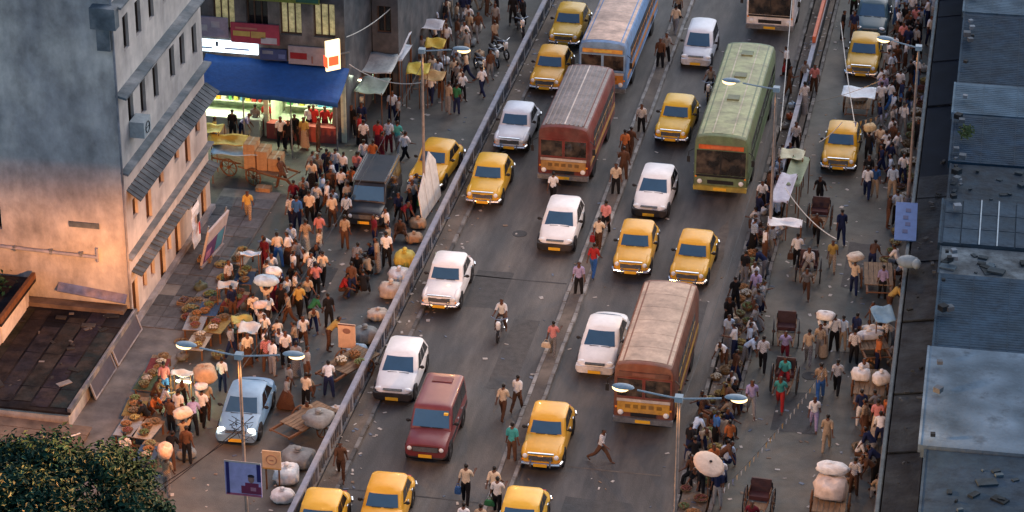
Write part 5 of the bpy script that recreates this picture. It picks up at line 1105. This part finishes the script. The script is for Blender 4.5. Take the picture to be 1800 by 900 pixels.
def headload(px, py, c, label, s=(.8, .8, .8), rz=None):
    for (x, y, o) in PP:
        if abs(x - px) < 2 and abs(y - py) < 2:
            hz = max(TPL[k]['head'].z for k in ('carry',)) * o.scale.z; return sack((o.location.x, o.location.y - .02, hz + .03), c, label, s, rz, GL, 'head_load', 'bundle', 0, False)
headload(470, 560, LB_, 'wide pale blue bundle carried above the stall crowd', (1.35, 1.2, .9), .1); headload(483, 545, W_, 'white sheet bundle beside the pale blue bundle', (.9, 1.1, .8), .3)
headload(365, 735, TN, 'large tan bundle on the head of a porter by the pale blue car', (1.2, 1.6, 1.6), .4); headload(357, 748, W_, 'white bundle on a porter beside the large tan bundle', (.7, .7, .6)); headload(325, 800, CR, 'cream box bundle on the head of a porter near the tree', (1.0, 1.0, .9)); headload(295, 868, (.55, .36, .25), 'peach coloured round bundle on a porter beside the tree', (1.1, 1.0, 1.1))
headload(1500, 517, CR, 'cream and white bundle on the head of a lane walker', (1.0, .9, .8)); headload(1447, 625, W_, 'white bundle on the head of a walker in the lane', (1.0, .8, .9)); headload(1525, 285, (.5, .38, .2), 'tan bundle on a porter beside the lane taxi', (.8, .8, .9)); headload(460, 600, (.5, .4, .36), 'pinkish bundle on a porter among the stalls', (.8, .7, .7))
sack(P0(328, 805, 0), GY, 'grey bundle set down beside the porter near the tree', (1.0, .9, 1.0), .3, GL)
# cartons and sheets on the carts by the shop
c0 = at(465, 318); k = 0
for i in range(3):
    for j in range(2):
        for l in range(4 - i):
            b = MB(); b.box(-.27, .27, -.22, .22, 0, .31); o = b.build('carton', M['carton'], loc=(c0.x - .55 + i * .58 + R.uniform(-.02, .02), c0.y - .25 + j * .48, .757 + l * .312)); v = R.uniform(.9, 1.1)
            t = MB(); t.box(-.04, .04, -.222, .222, .3101, .314); t.build('tape', M['board'], o, color=(.36, .28, .18)); tag(o, f"brown carton in the {('bottom', 'second', 'third', 'top')[l]} layer on the cart by the lit shop", 'carton', 'cartons on the hand cart')
b = MB(); b.box(-.35, .35, -.22, .22, 0, .3); o = b.build('carton', M['carton'], loc=(c0.x + .3, c0.y - 1.2, .0)); t = MB(); t.box(-.04, .04, -.222, .222, .3001, .304); t.build('tape', M['board'], o, color=(.36, .28, .18)); tag(o, 'single orange brown carton on the ground below the stacked cartons', 'carton')
def tarp(px, py, z, wx, wy, c, label, rz=0, poles=True, sag=.12, name='tarpaulin', tilt=0):
    p = at(px, py, z); r = empty(name, (p.x, p.y, 0), rz); n = 8; b = MB()
    for i in range(n + 1):
        for j in range(n + 1):
            u, v = i / n - .5, j / n - .5; b.v.append((u * wx, v * wy, z - sag * (1 - (2 * u) ** 2) * (1 - (2 * v) ** 2) + .04 * math.sin(9 * u + 5 * v + px) + tilt * v))
    for i in range(n):
        for j in range(n): b.f.append((i * (n + 1) + j, (i + 1) * (n + 1) + j, (i + 1) * (n + 1) + j + 1, i * (n + 1) + j + 1)); b.m.append(0)
    o = b.build('sheet', M['tarp'], r, smooth=60, color=c); o.modifiers.new('s', 'SOLIDIFY').thickness = .015
    if poles:
        for sx in (-.47, .47):
            for sy in (-.47, .47): b = MB(); b.cyl((sx * wx, sy * wy, 0), (sx * wx, sy * wy, z + tilt * sy + .05), .025); b.build('pole', M['wood'], r)
    OCC.append((p.x, p.y, .3)); return tag(r, label, 'tarpaulin')
tarp(415, 262, 1.5, 2.2, 1.3, (.38, .52, .58), 'pale blue sheet spread over the stall beside the cartons', .1); tarp(400, 245, 1.7, 1.9, 1.2, (.42, .24, .02), 'mustard yellow sheet over the stall beside the lit shop', .1); tarp(372, 225, 1.8, 1.0, 1.0, (.45, .33, .05), 'small yellow sheet by the tall building corner')
tarp(675, 75, 2.6, 2.2, 2.6, (.42, .43, .46), 'pale sheet roof of the far stall row beside the dark building', 0, tilt=.3); tarp(660, 110, 2.5, 2.0, 2.0, (.33, .36, .36), 'grey sheet roof of the stall in front of the pale sheet roof', 0, tilt=.2); tarp(700, 25, 2.6, 2.2, 3.0, (.30, .28, .28), 'dull brown sheet roof at the far end of the stall row', 0)
tarp(745, 42, 1.9, 2.0, 1.3, (.42, .4, .42), 'white patterned sheet over a far street stall', .1); tarp(1380, 390, 1.9, 1.5, 1.0, (.62, .58, .56), 'white sheet stretched over a vendor stall on the pavement beside the lane', .05, tilt=-.1)
tarp(1378, 330, 1.9, .8, 3.0, (.36, .36, .42), 'narrow pale lavender sheet above the vendors beside the green bus', -.05); tarp(1400, 300, 1.8, .8, 3.2, (.16, .2, .12), 'dull green sheet over the railing stalls opposite the lane taxi', -.05)
tarp(1393, 270, 1.9, 1.1, 1.1, (.38, .38, .26), 'cream sheet over a vendor stall opposite the lane taxi'); tarp(1510, 162, 1.5, 1.6, 1.3, (.62, .66, .68), 'bright white sheet over the cart in front of the lane taxi', 0, False)
tarp(1553, 552, 1.7, .9, .9, (.2, .33, .42), 'small pale blue sheet propped by the lane wall', .4, tilt=.3); tarp(320, 655, 1.1, .9, .5, (.6, .6, .52), 'small white stall top under the street lamp')
# tall white pennant by the railing, peach board, square ring sign, poster on the lamp post
pp = at(744, 398); r = empty('white_hoarding', (pp.x, pp.y, 0)); r.rotation_euler = (0, rad(-8), rad(-4)); b = MB(); pr_ = [(0, .2), (2.9, .2), (2.9, 2.0), (2.2, 2.7), (0, 1.5)]
b.loft([[Vector((dx, y, z)) for y, z in pr_] for dx in (-.025, .025)]); b.build('panel', M['board'], r, color=(.62, .59, .55))
for y in (.3, 1.5, 2.6): b = MB(); b.box(-.09, -.026, y - .03, y + .03, 0, 1.45); b.build('leg', M['wood'], r)
for y, z0, z1 in ((.95, .2, 1.9), (1.95, .2, 2.4)): b = MB(); b.box(.026, .034, y - .012, y + .012, z0, z1); b.build('seam', M['board'], r, color=(.45, .4, .36))
tag(r, 'tall blank white hoarding leaning by the railing beside the parked taxi', 'hoarding'); OCC.append((pp.x, pp.y + 1.2, .5)); OCC.append((pp.x, pp.y + .4, .4)); OCC.append((pp.x, pp.y + 2.2, .4))
def board_sign(px, py, w_, h_, z, c, label, marks, rz=0, legs=True, name='sign_board'):
    p = at(px, py, 0); r = empty(name, (p.x, p.y, 0), rz); b = MB(); b.box(-w_ / 2, w_ / 2, -.03, .03, z, z + h_); o = b.build('panel', M['board'], r, color=c)
    for f_, cc in marks: q = MB(); f_(q, w_, h_, z); q.build('print', M['board'], o, color=cc)
    if legs:
        for s in (-.35, .35): b = MB(); b.box(s * w_ - .03, s * w_ + .03, .031, .08, 0, z + h_ * .9); b.build('leg', M['wood'], r)
    return tag(r, label, 'sign')
board_sign(611, 632, .72, 1.1, .55, (.55, .36, .24), 'peach coloured board with a small face-like mark on the cart by the railing', [(lambda q, w_, h_, z: (q.ell((0, -.035, z + h_ * .72), (.17, .012, .13), 12, 6)), (.22, .11, .08)), (lambda q, w_, h_, z: q.box(-w_ / 2, w_ / 2, -.04, -.031, z + h_ - .06, z + h_), (.12, .06, .05))])
board_sign(480, 862, .72, .78, .95, (.55, .36, .2), 'square orange sign with a ring mark beside the grey heap', [(lambda q, w_, h_, z: q.torus((0, -.034, z + h_ * .52), (0, 1, 0), .2, .02, 18, 5), (.3, .16, .1)), (lambda q, w_, h_, z: q.box(-.08, .08, -.042, -.031, z + .36, z + .41), (.28, .15, .1)), (lambda q, w_, h_, z: q.box(-w_ / 2, w_ / 2, -.05, -.031, z, z + .05), (.35, .2, .05))])
p = at(418, 862, 3.0); r = empty('poster_board', (-26.42, 84.15, 0)); x0 = -.62; b = MB(); b.box(x0, x0 + 1.36, -.06, -.01, 2.35, 3.75); o = b.build('panel', M['board'], r, color=(.42, .38, .58))
for q in ((x0 + .05, x0 + .17, 2.4, 3.72, (.03, .025, .12)), (x0 + 1.2, x0 + 1.34, 3.0, 3.72, (.03, .025, .12)), (x0, x0 + 1.36, 3.76 - .03, 3.80, (.5, .42, .36)), (x0 + .03, x0 + 1.33, 2.36, 2.44, (.4, .1, .16))): b = MB(); b.box(q[0], q[1], -.075, -.061, q[2], q[3]); b.build('print', M['board'], o, color=q[4])
b = MB(); b.ell((x0 + .98, -.066, 3.08), (.12, .012, .16), 12, 8); b.build('print', M['board'], o, color=(.3, .16, .12)); b = MB(); b.ell((x0 + .98, -.064, 3.2), (.13, .014, .08), 12, 6); b.build('print', M['board'], o, color=(.03, .02, .03)); b = MB(); b.box(x0 + .6, x0 + 1.34, -.078, -.062, 2.47, 2.78); b.box(x0 + .75, x0 + 1.25, -.078, -.062, 2.78, 2.92); b.build('print', M['board'], o, color=(.2, .03, .07)); b = MB(); b.box(x0 + .95, x0 + 1.15, -.085, -.079, 2.6, 2.75); b.build('print', M['board'], o, color=(.45, .2, .25))
tag(r, 'lavender poster with a seated figure in maroon hung on the lamp post', 'poster')
b = MB(); wr = random.Random(3)
for i in range(34):
    a = Vector((wr.uniform(-.35, .35), wr.uniform(-.3, .1), wr.uniform(4.6, 5.5))); b.cyl(a, a + Vector((wr.uniform(-.35, .35), wr.uniform(-.15, .15), wr.uniform(-.3, .3))), .012, n=4)
o = b.build('cable_tangle', M['black'], loc=(-26.35, 84.3, 0)); tag(o, 'tangle of cables wrapped round the street lamp post above the poster', 'cables')
# umbrella of a vendor
p = at(1243, 897); r = empty('vendor_umbrella', (p.x, p.y, .0)); n = 16; b = MB(); tl = Matrix.Rotation(rad(22), 3, 'Y') @ Matrix.Rotation(rad(14), 3, 'X')
rg = [[Vector((0, 0, 2.02)) + tl @ Vector((q * math.cos(2 * math.pi * i / n), q * math.sin(2 * math.pi * i / n), .14 - .36 * q * q)) for i in range(n)] for q in (.03, .18, .33, .48, .62)]
b.loft(rg, caps=False); b.add(rg[0], [tuple(range(n))]); o = b.build('canopy', M['tarp'], r, smooth=60, color=(.56, .42, .32)); o.modifiers.new('s', 'SOLIDIFY').thickness = .01; b = MB(); b.cyl((0, 0, 0), (0, 0, 2.15), .02); b.build('pole', M['wood'], r); b = MB(); b.ell(tuple(rg[0][0] + Vector((0, 0, .03))), (.06, .06, .05), 8, 5); b.build('finial', M['black'], r); tag(r, 'round tilted cream umbrella over the vendor pavement', 'umbrella'); OCC.append((p.x, p.y, .2))
# loads in the lane
c0 = at(1528, 700); sack((c0.x - .38, c0.y + .1, .757), W_, 'big white sack on the lane cart, beside its twin', (1.0, 1.1, 1.2), .1, 'big white sacks on the lane cart', occ=0); sack((c0.x + .42, c0.y - .05, .757), W_, 'big white sack on the lane cart, beside its twin', (1.0, 1.1, 1.2), .5, 'big white sacks on the lane cart', occ=0)
c0 = at(1526, 620); sack((c0.x, c0.y - .2, .757), W_, 'long white sack sloping on the cart by the pale blue sheet', (1.5, .8, .9), .4, occ=0); sack((c0.x + .1, c0.y + .5, .757), W_, 'narrow white sack behind the long sloping sack', (1.3, .5, .6), .05, occ=0)
c0 = at(1458, 905); sack((c0.x, c0.y + .1, .757), (.56, .46, .40), 'big cream sheeted load on the cart at the lane mouth', (1.6, 2.2, 1.9), 0, None, 'sheeted_load', 'load', 0, False); sack((c0.x - .05, c0.y + .5, 1.55), W_, 'white plastic sheet bundle on top of the big cream load', (1.6, 1.2, .9), 0, None, 'plastic_bundle', 'bundle', 0, False)
c0 = at(1508, 200); sack((c0.x, c0.y, .757), GY, 'dark load on the cart in front of the lane taxi', (1.1, 1.6, 1.0), 0, occ=0)
c0 = at(620, 660)
for i in range(3): basket(c0.x - .35 + i * .4, c0.y - .4 + (i % 2) * .6, .757, ('white', 'orange', 'green')[i], 'on the cart beside the railing', 'baskets in the street', .75)
# stalls: plank tables with baskets
def stall(px, py, rz, c, label, fr, L=1.5, where='on a plank table'):
    p = at(px, py); r = empty('market_table', (p.x, p.y, 0), rz)
    for k in range(4): b = MB(); b.box(-.4 + k * .2, -.215 + k * .2, -L / 2, L / 2, .5, .535); b.build('plank', M['plank'], r)
    for sx in (-.33, .33):
        for sy in (-.42, .42): b = MB(); b.box(sx - .03, sx + .03, sy * L - .03, sy * L + .03, 0, .5); b.build('leg', M['wood'], r)
    b = MB(); b.slab((-.41, -L / 2 - .01, .545), (.41, -L / 2 - .01, .545), (.41, L / 2 * .6, .545), (-.41, L / 2 * .6, .545), .008); b.build('cloth', M['cloth'], r, color=c)
    OCC.append((p.x, p.y, .5)); tag(r, label, 'table', 'market tables')
    m = Matrix.Rotation(rz, 3, 'Z')
    for i, f_ in enumerate(fr): q = m @ Vector((R.uniform(-.12, .12), -L / 2 + .3 + i * (L - .55) / max(1, len(fr) - 1), .55)); basket(p.x + q.x, p.y + q.y, .547, f_, where, 'baskets on market tables', .62)
cl = [(.36, .32, .26), (.05, .09, .16), (.16, .04, .04), (.08, .12, .07), (.28, .21, .08), (.25, .26, .27)]
for i, (px, py, rz) in enumerate([(425, 470, .0), (432, 505, .1), (415, 545, -.1), (425, 590, .2), (385, 590, -.1), (345, 585, .1), (350, 620, .0), (370, 560, .1), (280, 660, .1), (262, 690, .0), (240, 735, .1), (228, 770, .0), (262, 775, -.1), (262, 815, 0)]):
    stall(px, py, rz, cl[i % 6], ['plank table with cream cloth', 'plank table with blue cloth', 'plank table with red cloth', 'plank table with green cloth', 'plank table with mustard cloth', 'plank table with grey cloth'][i % 6] + ' among the produce stalls below the tall building', R.sample(list(FRU), 3), where='on a table with ' + ('cream', 'blue', 'red', 'green', 'mustard', 'grey')[i % 6] + ' cloth')
for i in range(22):
    px, py = R.uniform(310, 450), R.uniform(470, 640); p = at(px, py)
    if free(p.x, p.y, .3) and p.x > -33.8 and p.x < -29.5: basket(p.x, p.y, 0, R.choice(list(FRU)), 'on the ground below the tall building', 'baskets in the street', R.uniform(.8, 1.1))
for i in range(44):
    y = 88 + i * .62; x = R.uniform(-11.2, -10.45)
    if free(x, y, .25): basket(x, y, .13, R.choice(list(FRU)), 'on the vendor pavement beside the buses', 'baskets on the vendor pavement', R.uniform(.6, .9))
for i in range(48):
    y = 88 + i * .95; x = R.uniform(-5.3, -4.8)
    if free(x, y, .25): basket(x, y, 0, R.choice(list(FRU)), 'against the lane canopy wall', 'baskets along the lane wall', R.uniform(.7, 1.0))
for i in range(26):
    y = 89 + R.random() * 42; x = R.uniform(-11.2, -10.5)
    if free(x, y, .25): sack((x, y, .13), R.choice([W_, CR, TN, GY, LB_, (.05, .06, .12), (.3, .08, .03)]), 'small tied sack among the vendors on the pavement beside the buses', (.55, .6, .7), None, 'small sacks on the vendor pavement', occ=.2)
for i in range(16):
    y = 90 + R.random() * 44; x = R.uniform(-5.6, -4.75)
    if free(x, y, .3): sack((x, y, 0), R.choice([W_, CR, TN, GY, LB_]), 'small tied sack set against the lane canopy wall', (.7, .7, .8), None, 'small sacks along the lane wall', occ=.25)
for i in range(14):
    px, py = R.uniform(720, 880), R.uniform(10, 150); p = at(px, py)
    if free(p.x, p.y, .4) and p.x < -26: sack(tuple(p), R.choice([W_, CR, TN, GY, (.4, .3, .05)]), 'sack set down in the far market street', (.9, .9, .9), None, 'sacks in the far market street')
# muted clutter among the left stalls: covered heaps, crates, small sheets
cm = MB()
for k in range(5): cm.box(-.3, .3, -.21, -.19, .02 + k * .065, .065 + k * .065); cm.box(-.3, .3, .19, .21, .02 + k * .065, .065 + k * .065)
for k in range(4): cm.box(-.3, -.28, -.19, .19, .02 + k * .08, .07 + k * .08); cm.box(.28, .3, -.19, .19, .02 + k * .08, .07 + k * .08)
cm.box(-.3, .3, -.21, .21, 0, .018); crm = cm.mesh('crate', M['plank']); cgm = MB()
r2 = random.Random(21)
for k in range(24): ico(r2.uniform(.045, .06), (r2.uniform(-.24, .24), r2.uniform(-.15, .15), r2.uniform(.2, .33)), cgm)
cgm = cgm.mesh('contents', M['produce'], 80)
for i in range(34):
    px, py = (R.uniform(310, 460), R.uniform(450, 650)) if i < 20 else (R.uniform(225, 330), R.uniform(650, 840)); p = at(px, py)
    if not free(p.x, p.y, .3) or p.x < -34.5: continue
    if i % 3: sack(tuple(p), R.choice([W_, CR, TN, GY, (.12, .11, .1), (.07, .09, .06)]), 'tied sack set down among the stalls below the tall building', (.8, .8, R.uniform(.7, 1.2)), None, 'sacks among the stalls')
    else:
        f_ = R.choice(list(FRU)); o = inst('crate', crm, None, tuple(p), R.uniform(0, 3)); tag(inst('contents', cgm, o, color=FRU[f_]), kind='stuff'); OCC.append((p.x, p.y, .35)); tag(o, f'slatted crate of {f_} goods among the stalls below the tall building', 'crate', 'crates among the stalls')
for px, py, c, lab in ((440, 445, (.55, .56, .6), 'small white sheet hung at the market corner by the hoarding'), (425, 560, (.4, .33, .08), 'small yellow sheet over the stalls below the tall building'), (438, 575, (.5, .52, .5), 'small white sheet beside the small yellow sheet'), (400, 500, (.42, .38, .34), 'patterned pale sheet over the stall by the pavement')):
    tarp(px, py, 1.35, .85, .7, c, lab, R.uniform(-.4, .4), True, .15, tilt=R.uniform(-.2, .2))
# stalls on the far street side with sheet roofs, one lit
for i, (px, py, z, wx, wy, c, lab) in enumerate([(655, 45, 2.6, 1.7, 2.2, (.42, .4, .38), 'ragged cream sheet roof beside the dark building'), (690, 90, 2.5, 1.5, 1.7, (.40, .45, .5), 'pale blue sheet roof over the lit far stall'), (655, 150, 2.3, 1.4, 1.5, (.2, .25, .22), 'grey green sheet roof by the shop corner'), (735, 120, 1.9, 1.1, 1.0, (.40, .33, .05), 'yellow sheet over a small stall near the street lamp'), (760, 132, 1.7, 1.2, .8, (.36, .24, .1), 'tan sheet over a small stall near the street lamp'), (765, 75, 1.9, 1.0, .8, (.42, .3, .04), 'mustard sheet over the far crossing stall')]):
    tarp(px, py, z, wx, wy, c, lab, R.uniform(-.1, .1), True, .1, tilt=.2)
p = at(672, 108, 1.9); l = bpy.data.lights.new('stall_light', 'POINT'); l.energy = 60; l.color = (.85, 1, .6); l.shadow_soft_size = .1
r = empty('stall_lamp', (p.x, p.y, 1.75)); lo = bpy.data.objects.new('stall_light', l); col.objects.link(lo); lo.parent = r; lo.location = (0, -.1, -.1); b = MB(); b.cyl((-.5, 0, 0), (.5, 0, 0), .04); b.build('tube', M['tube_on'], r); b = MB(); b.cyl((0, 0, .04), (0, 0, .6), .01); b.build('cord', M['black'], r); tag(r, 'glowing tube lamp hung under the far sheet roofs', 'lamp')
p = at(335, 668, 1.05); l = bpy.data.lights.new('stall_light', 'POINT'); l.energy = 45; l.color = (.85, 1, .55); l.shadow_soft_size = .1
r = empty('stall_lamp', (p.x - .3, p.y, .95)); lo = bpy.data.objects.new('stall_light', l); col.objects.link(lo); lo.parent = r; lo.location = (0, -.1, -.12); b = MB(); b.cyl((-.3, 0, 0), (.3, 0, 0), .04); b.build('tube', M['tube_on'], r); b = MB(); b.cyl((0, 0, -.95), (0, 0, -.04), .02); b.build('stand', M['wood'], r); tag(r, 'glowing tube lamp on a stand under the small white stall top', 'lamp')
# ---------------------------------------------------------------- wires and bunting
def wire(a, b, sag, label, r=.012, n=14, flags=None, name='overhead_wire'):
    a, b = Vector(a), Vector(b); pts = [a.lerp(b, i / n) - Vector((0, 0, sag * 4 * (i / n) * (1 - i / n))) for i in range(n + 1)]
    m = MB(); m.tube(pts, r, 5); o = m.build(name, M['black'])
    if flags:
        d = (b - a).normalized()
        for k in range(flags):
            t = (k + .5) / flags; q = a.lerp(b, t) - Vector((0, 0, sag * 4 * t * (1 - t))); f_ = MB(); f_.slab(q + d * .08, q - d * .08, q - d * .01 - Vector((0, .03, .24)), q + d * .01 - Vector((0, .03, .24)), .006); f_.build('flag', M['cloth'], o, color=R.choice([(.6, .56, .5), (.55, .4, .25), (.3, .35, .55), (.6, .6, .6), (.5, .3, .1)]))
    return tag(o, label, 'bunting' if flags else 'wire')
wire(at(1270, 860, 2.6), at(1455, 640, 3.0), .25, 'string of small flags slung across the lane mouth', flags=26, name='bunting_string')
wire(at(1500, 215, 3), at(1625, 165, 3.2), .2, 'string of pale flags slung from the lane wall', flags=14, name='bunting_string')
wire((-10.35, 111.3, 7.2), (-4.75, 118, 7.0), .5, 'thin wire from the green bus lamp to the lane wall lamp'); wire((-10.7, 84.3, 7.4), (-10.35, 111.3, 7.4), .7, 'thin wire strung between the two lamps of the vendor pavement'); wire((-26.35, 84.3, 5.0), (-33.5, 80, 1.2), .3, 'orange lit cable running down from the lamp post over the poster', .018); wire((-26.35, 84.3, 5.2), (-32.8, 79, 1.4), .35, 'second cable sagging down beside the orange lit cable', .015); wire((-26.35, 84.3, 7.4), (-26.1, 112.5, 7.4), .6, 'thin wire strung between the two lamps of the market street')
def rope(a, b, sag, label):
    o = wire(a, b, sag, label, .022, name='rope'); o.data.materials[0] = M['ropem']; o['category'] = 'rope'
mat('ropem', (.5, .5, .46), .9, .3, 6)
rope(at(1478, 40, 2.8), at(1502, 215, 2.8), .2, 'pale rope strung along the lane beside the teal car and taxi'); rope(at(1392, 0, 2.6), at(1372, 230, 2.4), .2, 'pale rope strung over the railing beside the green bus'); rope(at(1480, 215, 2.8), at(1440, 250, 1.8), .1, 'short pale rope hanging behind the lane taxi'); rope(at(1380, 330, 2.4), at(1470, 420, 2.2), .3, 'pale rope slung from the vendor sheets across the lane')
rope((-26.1, 112.5, 6.5), (-31.0, 118.6, 4.4), .4, 'pale cable from the street lamp to the shop building corner'); rope((-31.2, 119.0, 5.6), (-30.0, 128, 5.0), .4, 'pale cable along the dark building')
# lit rack of hanging goods outside the shop corner
p = at(622, 212); r = empty('goods_rack', (p.x, p.y, 0)); OCC.append((p.x, p.y, .5))
for s in (-.55, .55): b = MB(); b.cyl((s, 0, 0), (s, 0, 2.2), .03); b.build('post', M['steel'], r)
for k in range(4): b = MB(); b.box(-.55, .55, -.12, .12, .5 + k * .5, .53 + k * .5); b.build('shelf', M['plank'], r)
for k in range(4):
    for j in range(5): o = inst('packet', gm, r, (-.42 + j * .21, 0, .532 + k * .5), R.uniform(-.2, .2), R.choice([(.6, .6, .5), (.5, .5, .2), (.4, .5, .4), (.6, .55, .45), (.3, .1, .08)]))
b = MB(); b.cyl((-.5, -.2, 2.25), (.5, -.2, 2.25), .04); b.build('tube', M['tube_on'], r); l = bpy.data.lights.new('rack_light', 'POINT'); l.energy = 55; l.color = (.9, 1, .7); l.shadow_soft_size = .1; lo = bpy.data.objects.new('rack_light', l); col.objects.link(lo); lo.parent = r; lo.location = (0, -.4, 2.1)
tag(r, 'lit rack of packets standing outside the shop corner', 'rack')

# ---------------------------------------------------------------- tree
def tree(loc, rx_, rz_, h, label, n=5200, seed=1):
    r2 = random.Random(seed); r = empty('tree', loc); b = MB(); b.cyl((0, 0, 0), (.15, .1, h * .45), .26, .18, 9); tips = []
    for k in range(9):
        a = k * .7 + r2.uniform(-.2, .2); m1 = Vector((.15 + math.cos(a) * rx_ * .35, .1 + math.sin(a) * rx_ * .35, h * .62 + r2.uniform(-.4, .4))); m2 = Vector((math.cos(a) * rx_ * .75, math.sin(a) * rx_ * .75, h * .78 + r2.uniform(-.6, .7))); b.cyl((.15, .1, h * .42), m1, .11, .07, 6); b.cyl(m1, m2, .07, .03, 5); tips.append(m2)
    b.build('trunk', M['bark'], r, smooth=60)
    cl_ = []
    for k in range(60):
        a = r2.uniform(0, 6.28); q = r2.random() ** .5; cl_.append((Vector((math.cos(a) * rx_ * q * .95, math.sin(a) * rx_ * q * .95, h * .8 + rz_ * (1 - q * q) * r2.uniform(-.2, 1.0) - .3)), r2.uniform(.6, 1.25)))
    for k in range(16): a = k * .39; cl_.append((Vector((math.cos(a) * rx_ * .3 * (k % 3), math.sin(a) * rx_ * .3 * (k % 3), h * .8 + rz_ * .3)), 1.1))
    for gi, (cc, fr) in enumerate(((.018, 0), (.026, 1), (.036, 2))):
        m = MB()
        for k in range(n // 3):
            c, s_ = cl_[r2.randrange(len(cl_))]; d = Vector((r2.gauss(0, 1), r2.gauss(0, 1), r2.gauss(0, 1))).normalized(); p = c + Vector((d.x, d.y, d.z * .75)) * s_ * r2.uniform(.2, 1.05)
            u = Vector((r2.gauss(0, 1), r2.gauss(0, 1), r2.gauss(0, .5))).normalized(); v = (d + Vector((0, 0, .5)) + Vector((r2.gauss(0, .4), r2.gauss(0, .4), 0))).normalized(); u = (u - v * u.dot(v)).normalized(); w_ = v.cross(u); l = r2.uniform(.08, .17)
            m.add([p - u * l, p + w_ * l * .42 + v * .02, p + u * l - v * .05, p - w_ * l * .42 + v * .02], [(0, 1, 2, 3)])
        o = m.build('crown', M['leaf'], r, color=(cc * .36, cc * 1.45, cc * .85)); tag(o, kind='stuff')
    return tag(r, label, 'tree')
p = at(50, 890, 4.2); tree((p.x, p.y, 0), 4.7, 2.0, 5.2, 'dark green leafy tree beside the tan lean-to', 30000, 2)
p = at(8, 505, 2.4); tree((p.x - 1.6, p.y, 0), 1.3, .9, 2.9, 'small dark tree over the white outhouse roof', 2400, 5)
# potted weed on the market roof
p = at(1697, 240, 6.3)
r = empty('roof_weed', (p.x, p.y, 6.3)); m = MB(); r2 = random.Random(4)
for k in range(170):
    a = r2.uniform(0, 6.28); q = r2.uniform(0, .35); c = Vector((math.cos(a) * q, math.sin(a) * q * 1.6, r2.uniform(.05, .4))); u = Vector((r2.gauss(0, 1), r2.gauss(0, 1), r2.gauss(0, .6))).normalized() * .1; w_ = u.orthogonal().normalized() * .04; m.add([c - u, c + w_, c + u, c - w_], [(0, 1, 2, 3)])
m.build('leaves', M['leaf'], r, color=(.06, .08, .025)); b = MB(); b.cyl((0, 0, -.05), (0, 0, .3), .02); b.build('stem', M['bark'], r); tag(r, 'small green weed growing on the market roof', 'plant')
# ---------------------------------------------------------------- litter
lt = MB(); r2 = random.Random(9)
for k in range(1500):
    z_ = r2.random()
    if z_ < .3: x, y, z = r2.uniform(-35, -25.4), r2.uniform(84, 130), .006
    elif z_ < .5: x, y, z = r2.uniform(-10, -4.6), r2.uniform(86, 140), .006
    elif z_ < .75: x, y, z = r2.uniform(-11.3, -10.3), r2.uniform(86, 140), .135
    elif z_ < .9: x, y, z = r2.choice([r2.uniform(-24.9, -24.3), r2.uniform(-24.0, -23.6)]), r2.uniform(84, 140), .136
    else: x, y, z = r2.uniform(-24, -11.6), r2.uniform(84, 140), .0105
    if z_ >= .75 and x > -24.05: z = .0105
    s_ = r2.uniform(.03, .11); a = r2.uniform(0, 6.28); u = Vector((math.cos(a), math.sin(a), 0)) * s_; w_ = Vector((-math.sin(a), math.cos(a), 0)) * s_ * r2.uniform(.3, .9); c = Vector((x, y, z)); lt.slab(c - u - w_, c + u - w_, c + u + w_ * .7, c - u + w_, -.012, r2.choice([0, 0, 1, 2]))
mat('paper', (.4, .36, .32), .9, .3, 5); mat('wrapper', (.18, .12, .08), .8, .3, 5); mat('plasticbit', (.08, .1, .14), .5, .3, 5)
o = lt.build('litter', [M['paper'], M['wrapper'], M['plasticbit']]); tag(o, 'scattered paper and plastic litter on road edges and streets', 'litter', kind='stuff')
# the crowd comes after the stalls so that nobody stands inside one
far_crowd(62, [(715, 0), (945, 0), (840, 190), (740, 190), (715, 100)], 'wwwcksndlqs', 'kndsq', 'far_crowd', 'dense crowd in the far market street behind the parked motorcycles')
far_crowd(46, [(1545, 20), (1640, 20), (1605, 330), (1545, 330)], 'wwwkndslsqk', 'kdnsb', 'wall_crowd', 'dense crowd along the lane wall behind the lane taxis')
fill(12, [(520, 380), (640, 420), (620, 300), (560, 290)], 'wwwclsk', 'knds', ['walk', 'walk2', 'stand'], W2, G2)
fill(14, [(690, 330), (745, 330), (735, 400), (640, 520), (600, 520), (660, 430)], 'wksdqnm', 'knds', SP, 'by railing near the yellow sack', 'crowd along the railing')
fill(26, [(415, 450), (575, 450), (540, 640), (400, 650), (385, 540)], 'wwwwcclksnq', 'kndsd', SP, 'among stalls below the tall building', G2)
fill(6, [(250, 690), (330, 660), (330, 830), (230, 830)], 'qdoskw', 'kdns', ['squat', 'bend', 'stand'], 'by stalls near the pale blue car', G2)
fill(32, [(1345, 340), (1385, 300), (1335, 580), (1300, 690), (1265, 690), (1265, 590)], 'wwwwlkndslv', 'knds', SP, 'on the vendor pavement beside buses', 'crowd along the vendor pavement', z=.0)
fill(24, [(1260, 690), (1305, 690), (1265, 900), (1195, 900), (1215, 770)], 'wwwkocdnqlby', 'kdns', ['squat', 'sit', 'bend', 'stand', 'squat'], 'on vendor pavement near the umbrella', 'crowd along the vendor pavement')
fill(8, [(1370, 110), (1425, 150), (1395, 330), (1365, 330)], 'wwwkndscl', 'knds', ['stand', 'walk', 'bag', 'stand2'], 'at railing beside the green bus', 'crowd along the vendor pavement')
fill(18, [(1530, 480), (1590, 400), (1545, 890), (1500, 890), (1520, 700)], 'wwwkndsoyq', 'kdns', ['squat', 'stand', 'bend', 'squat'], 'among vendors against the lane wall', 'crowd along the lane wall')
fill(9, [(470, 610), (590, 560), (580, 720), (510, 760), (490, 680)], 'wwcksq', 'kdns', SP, 'on the street beside the hand carts', G2)
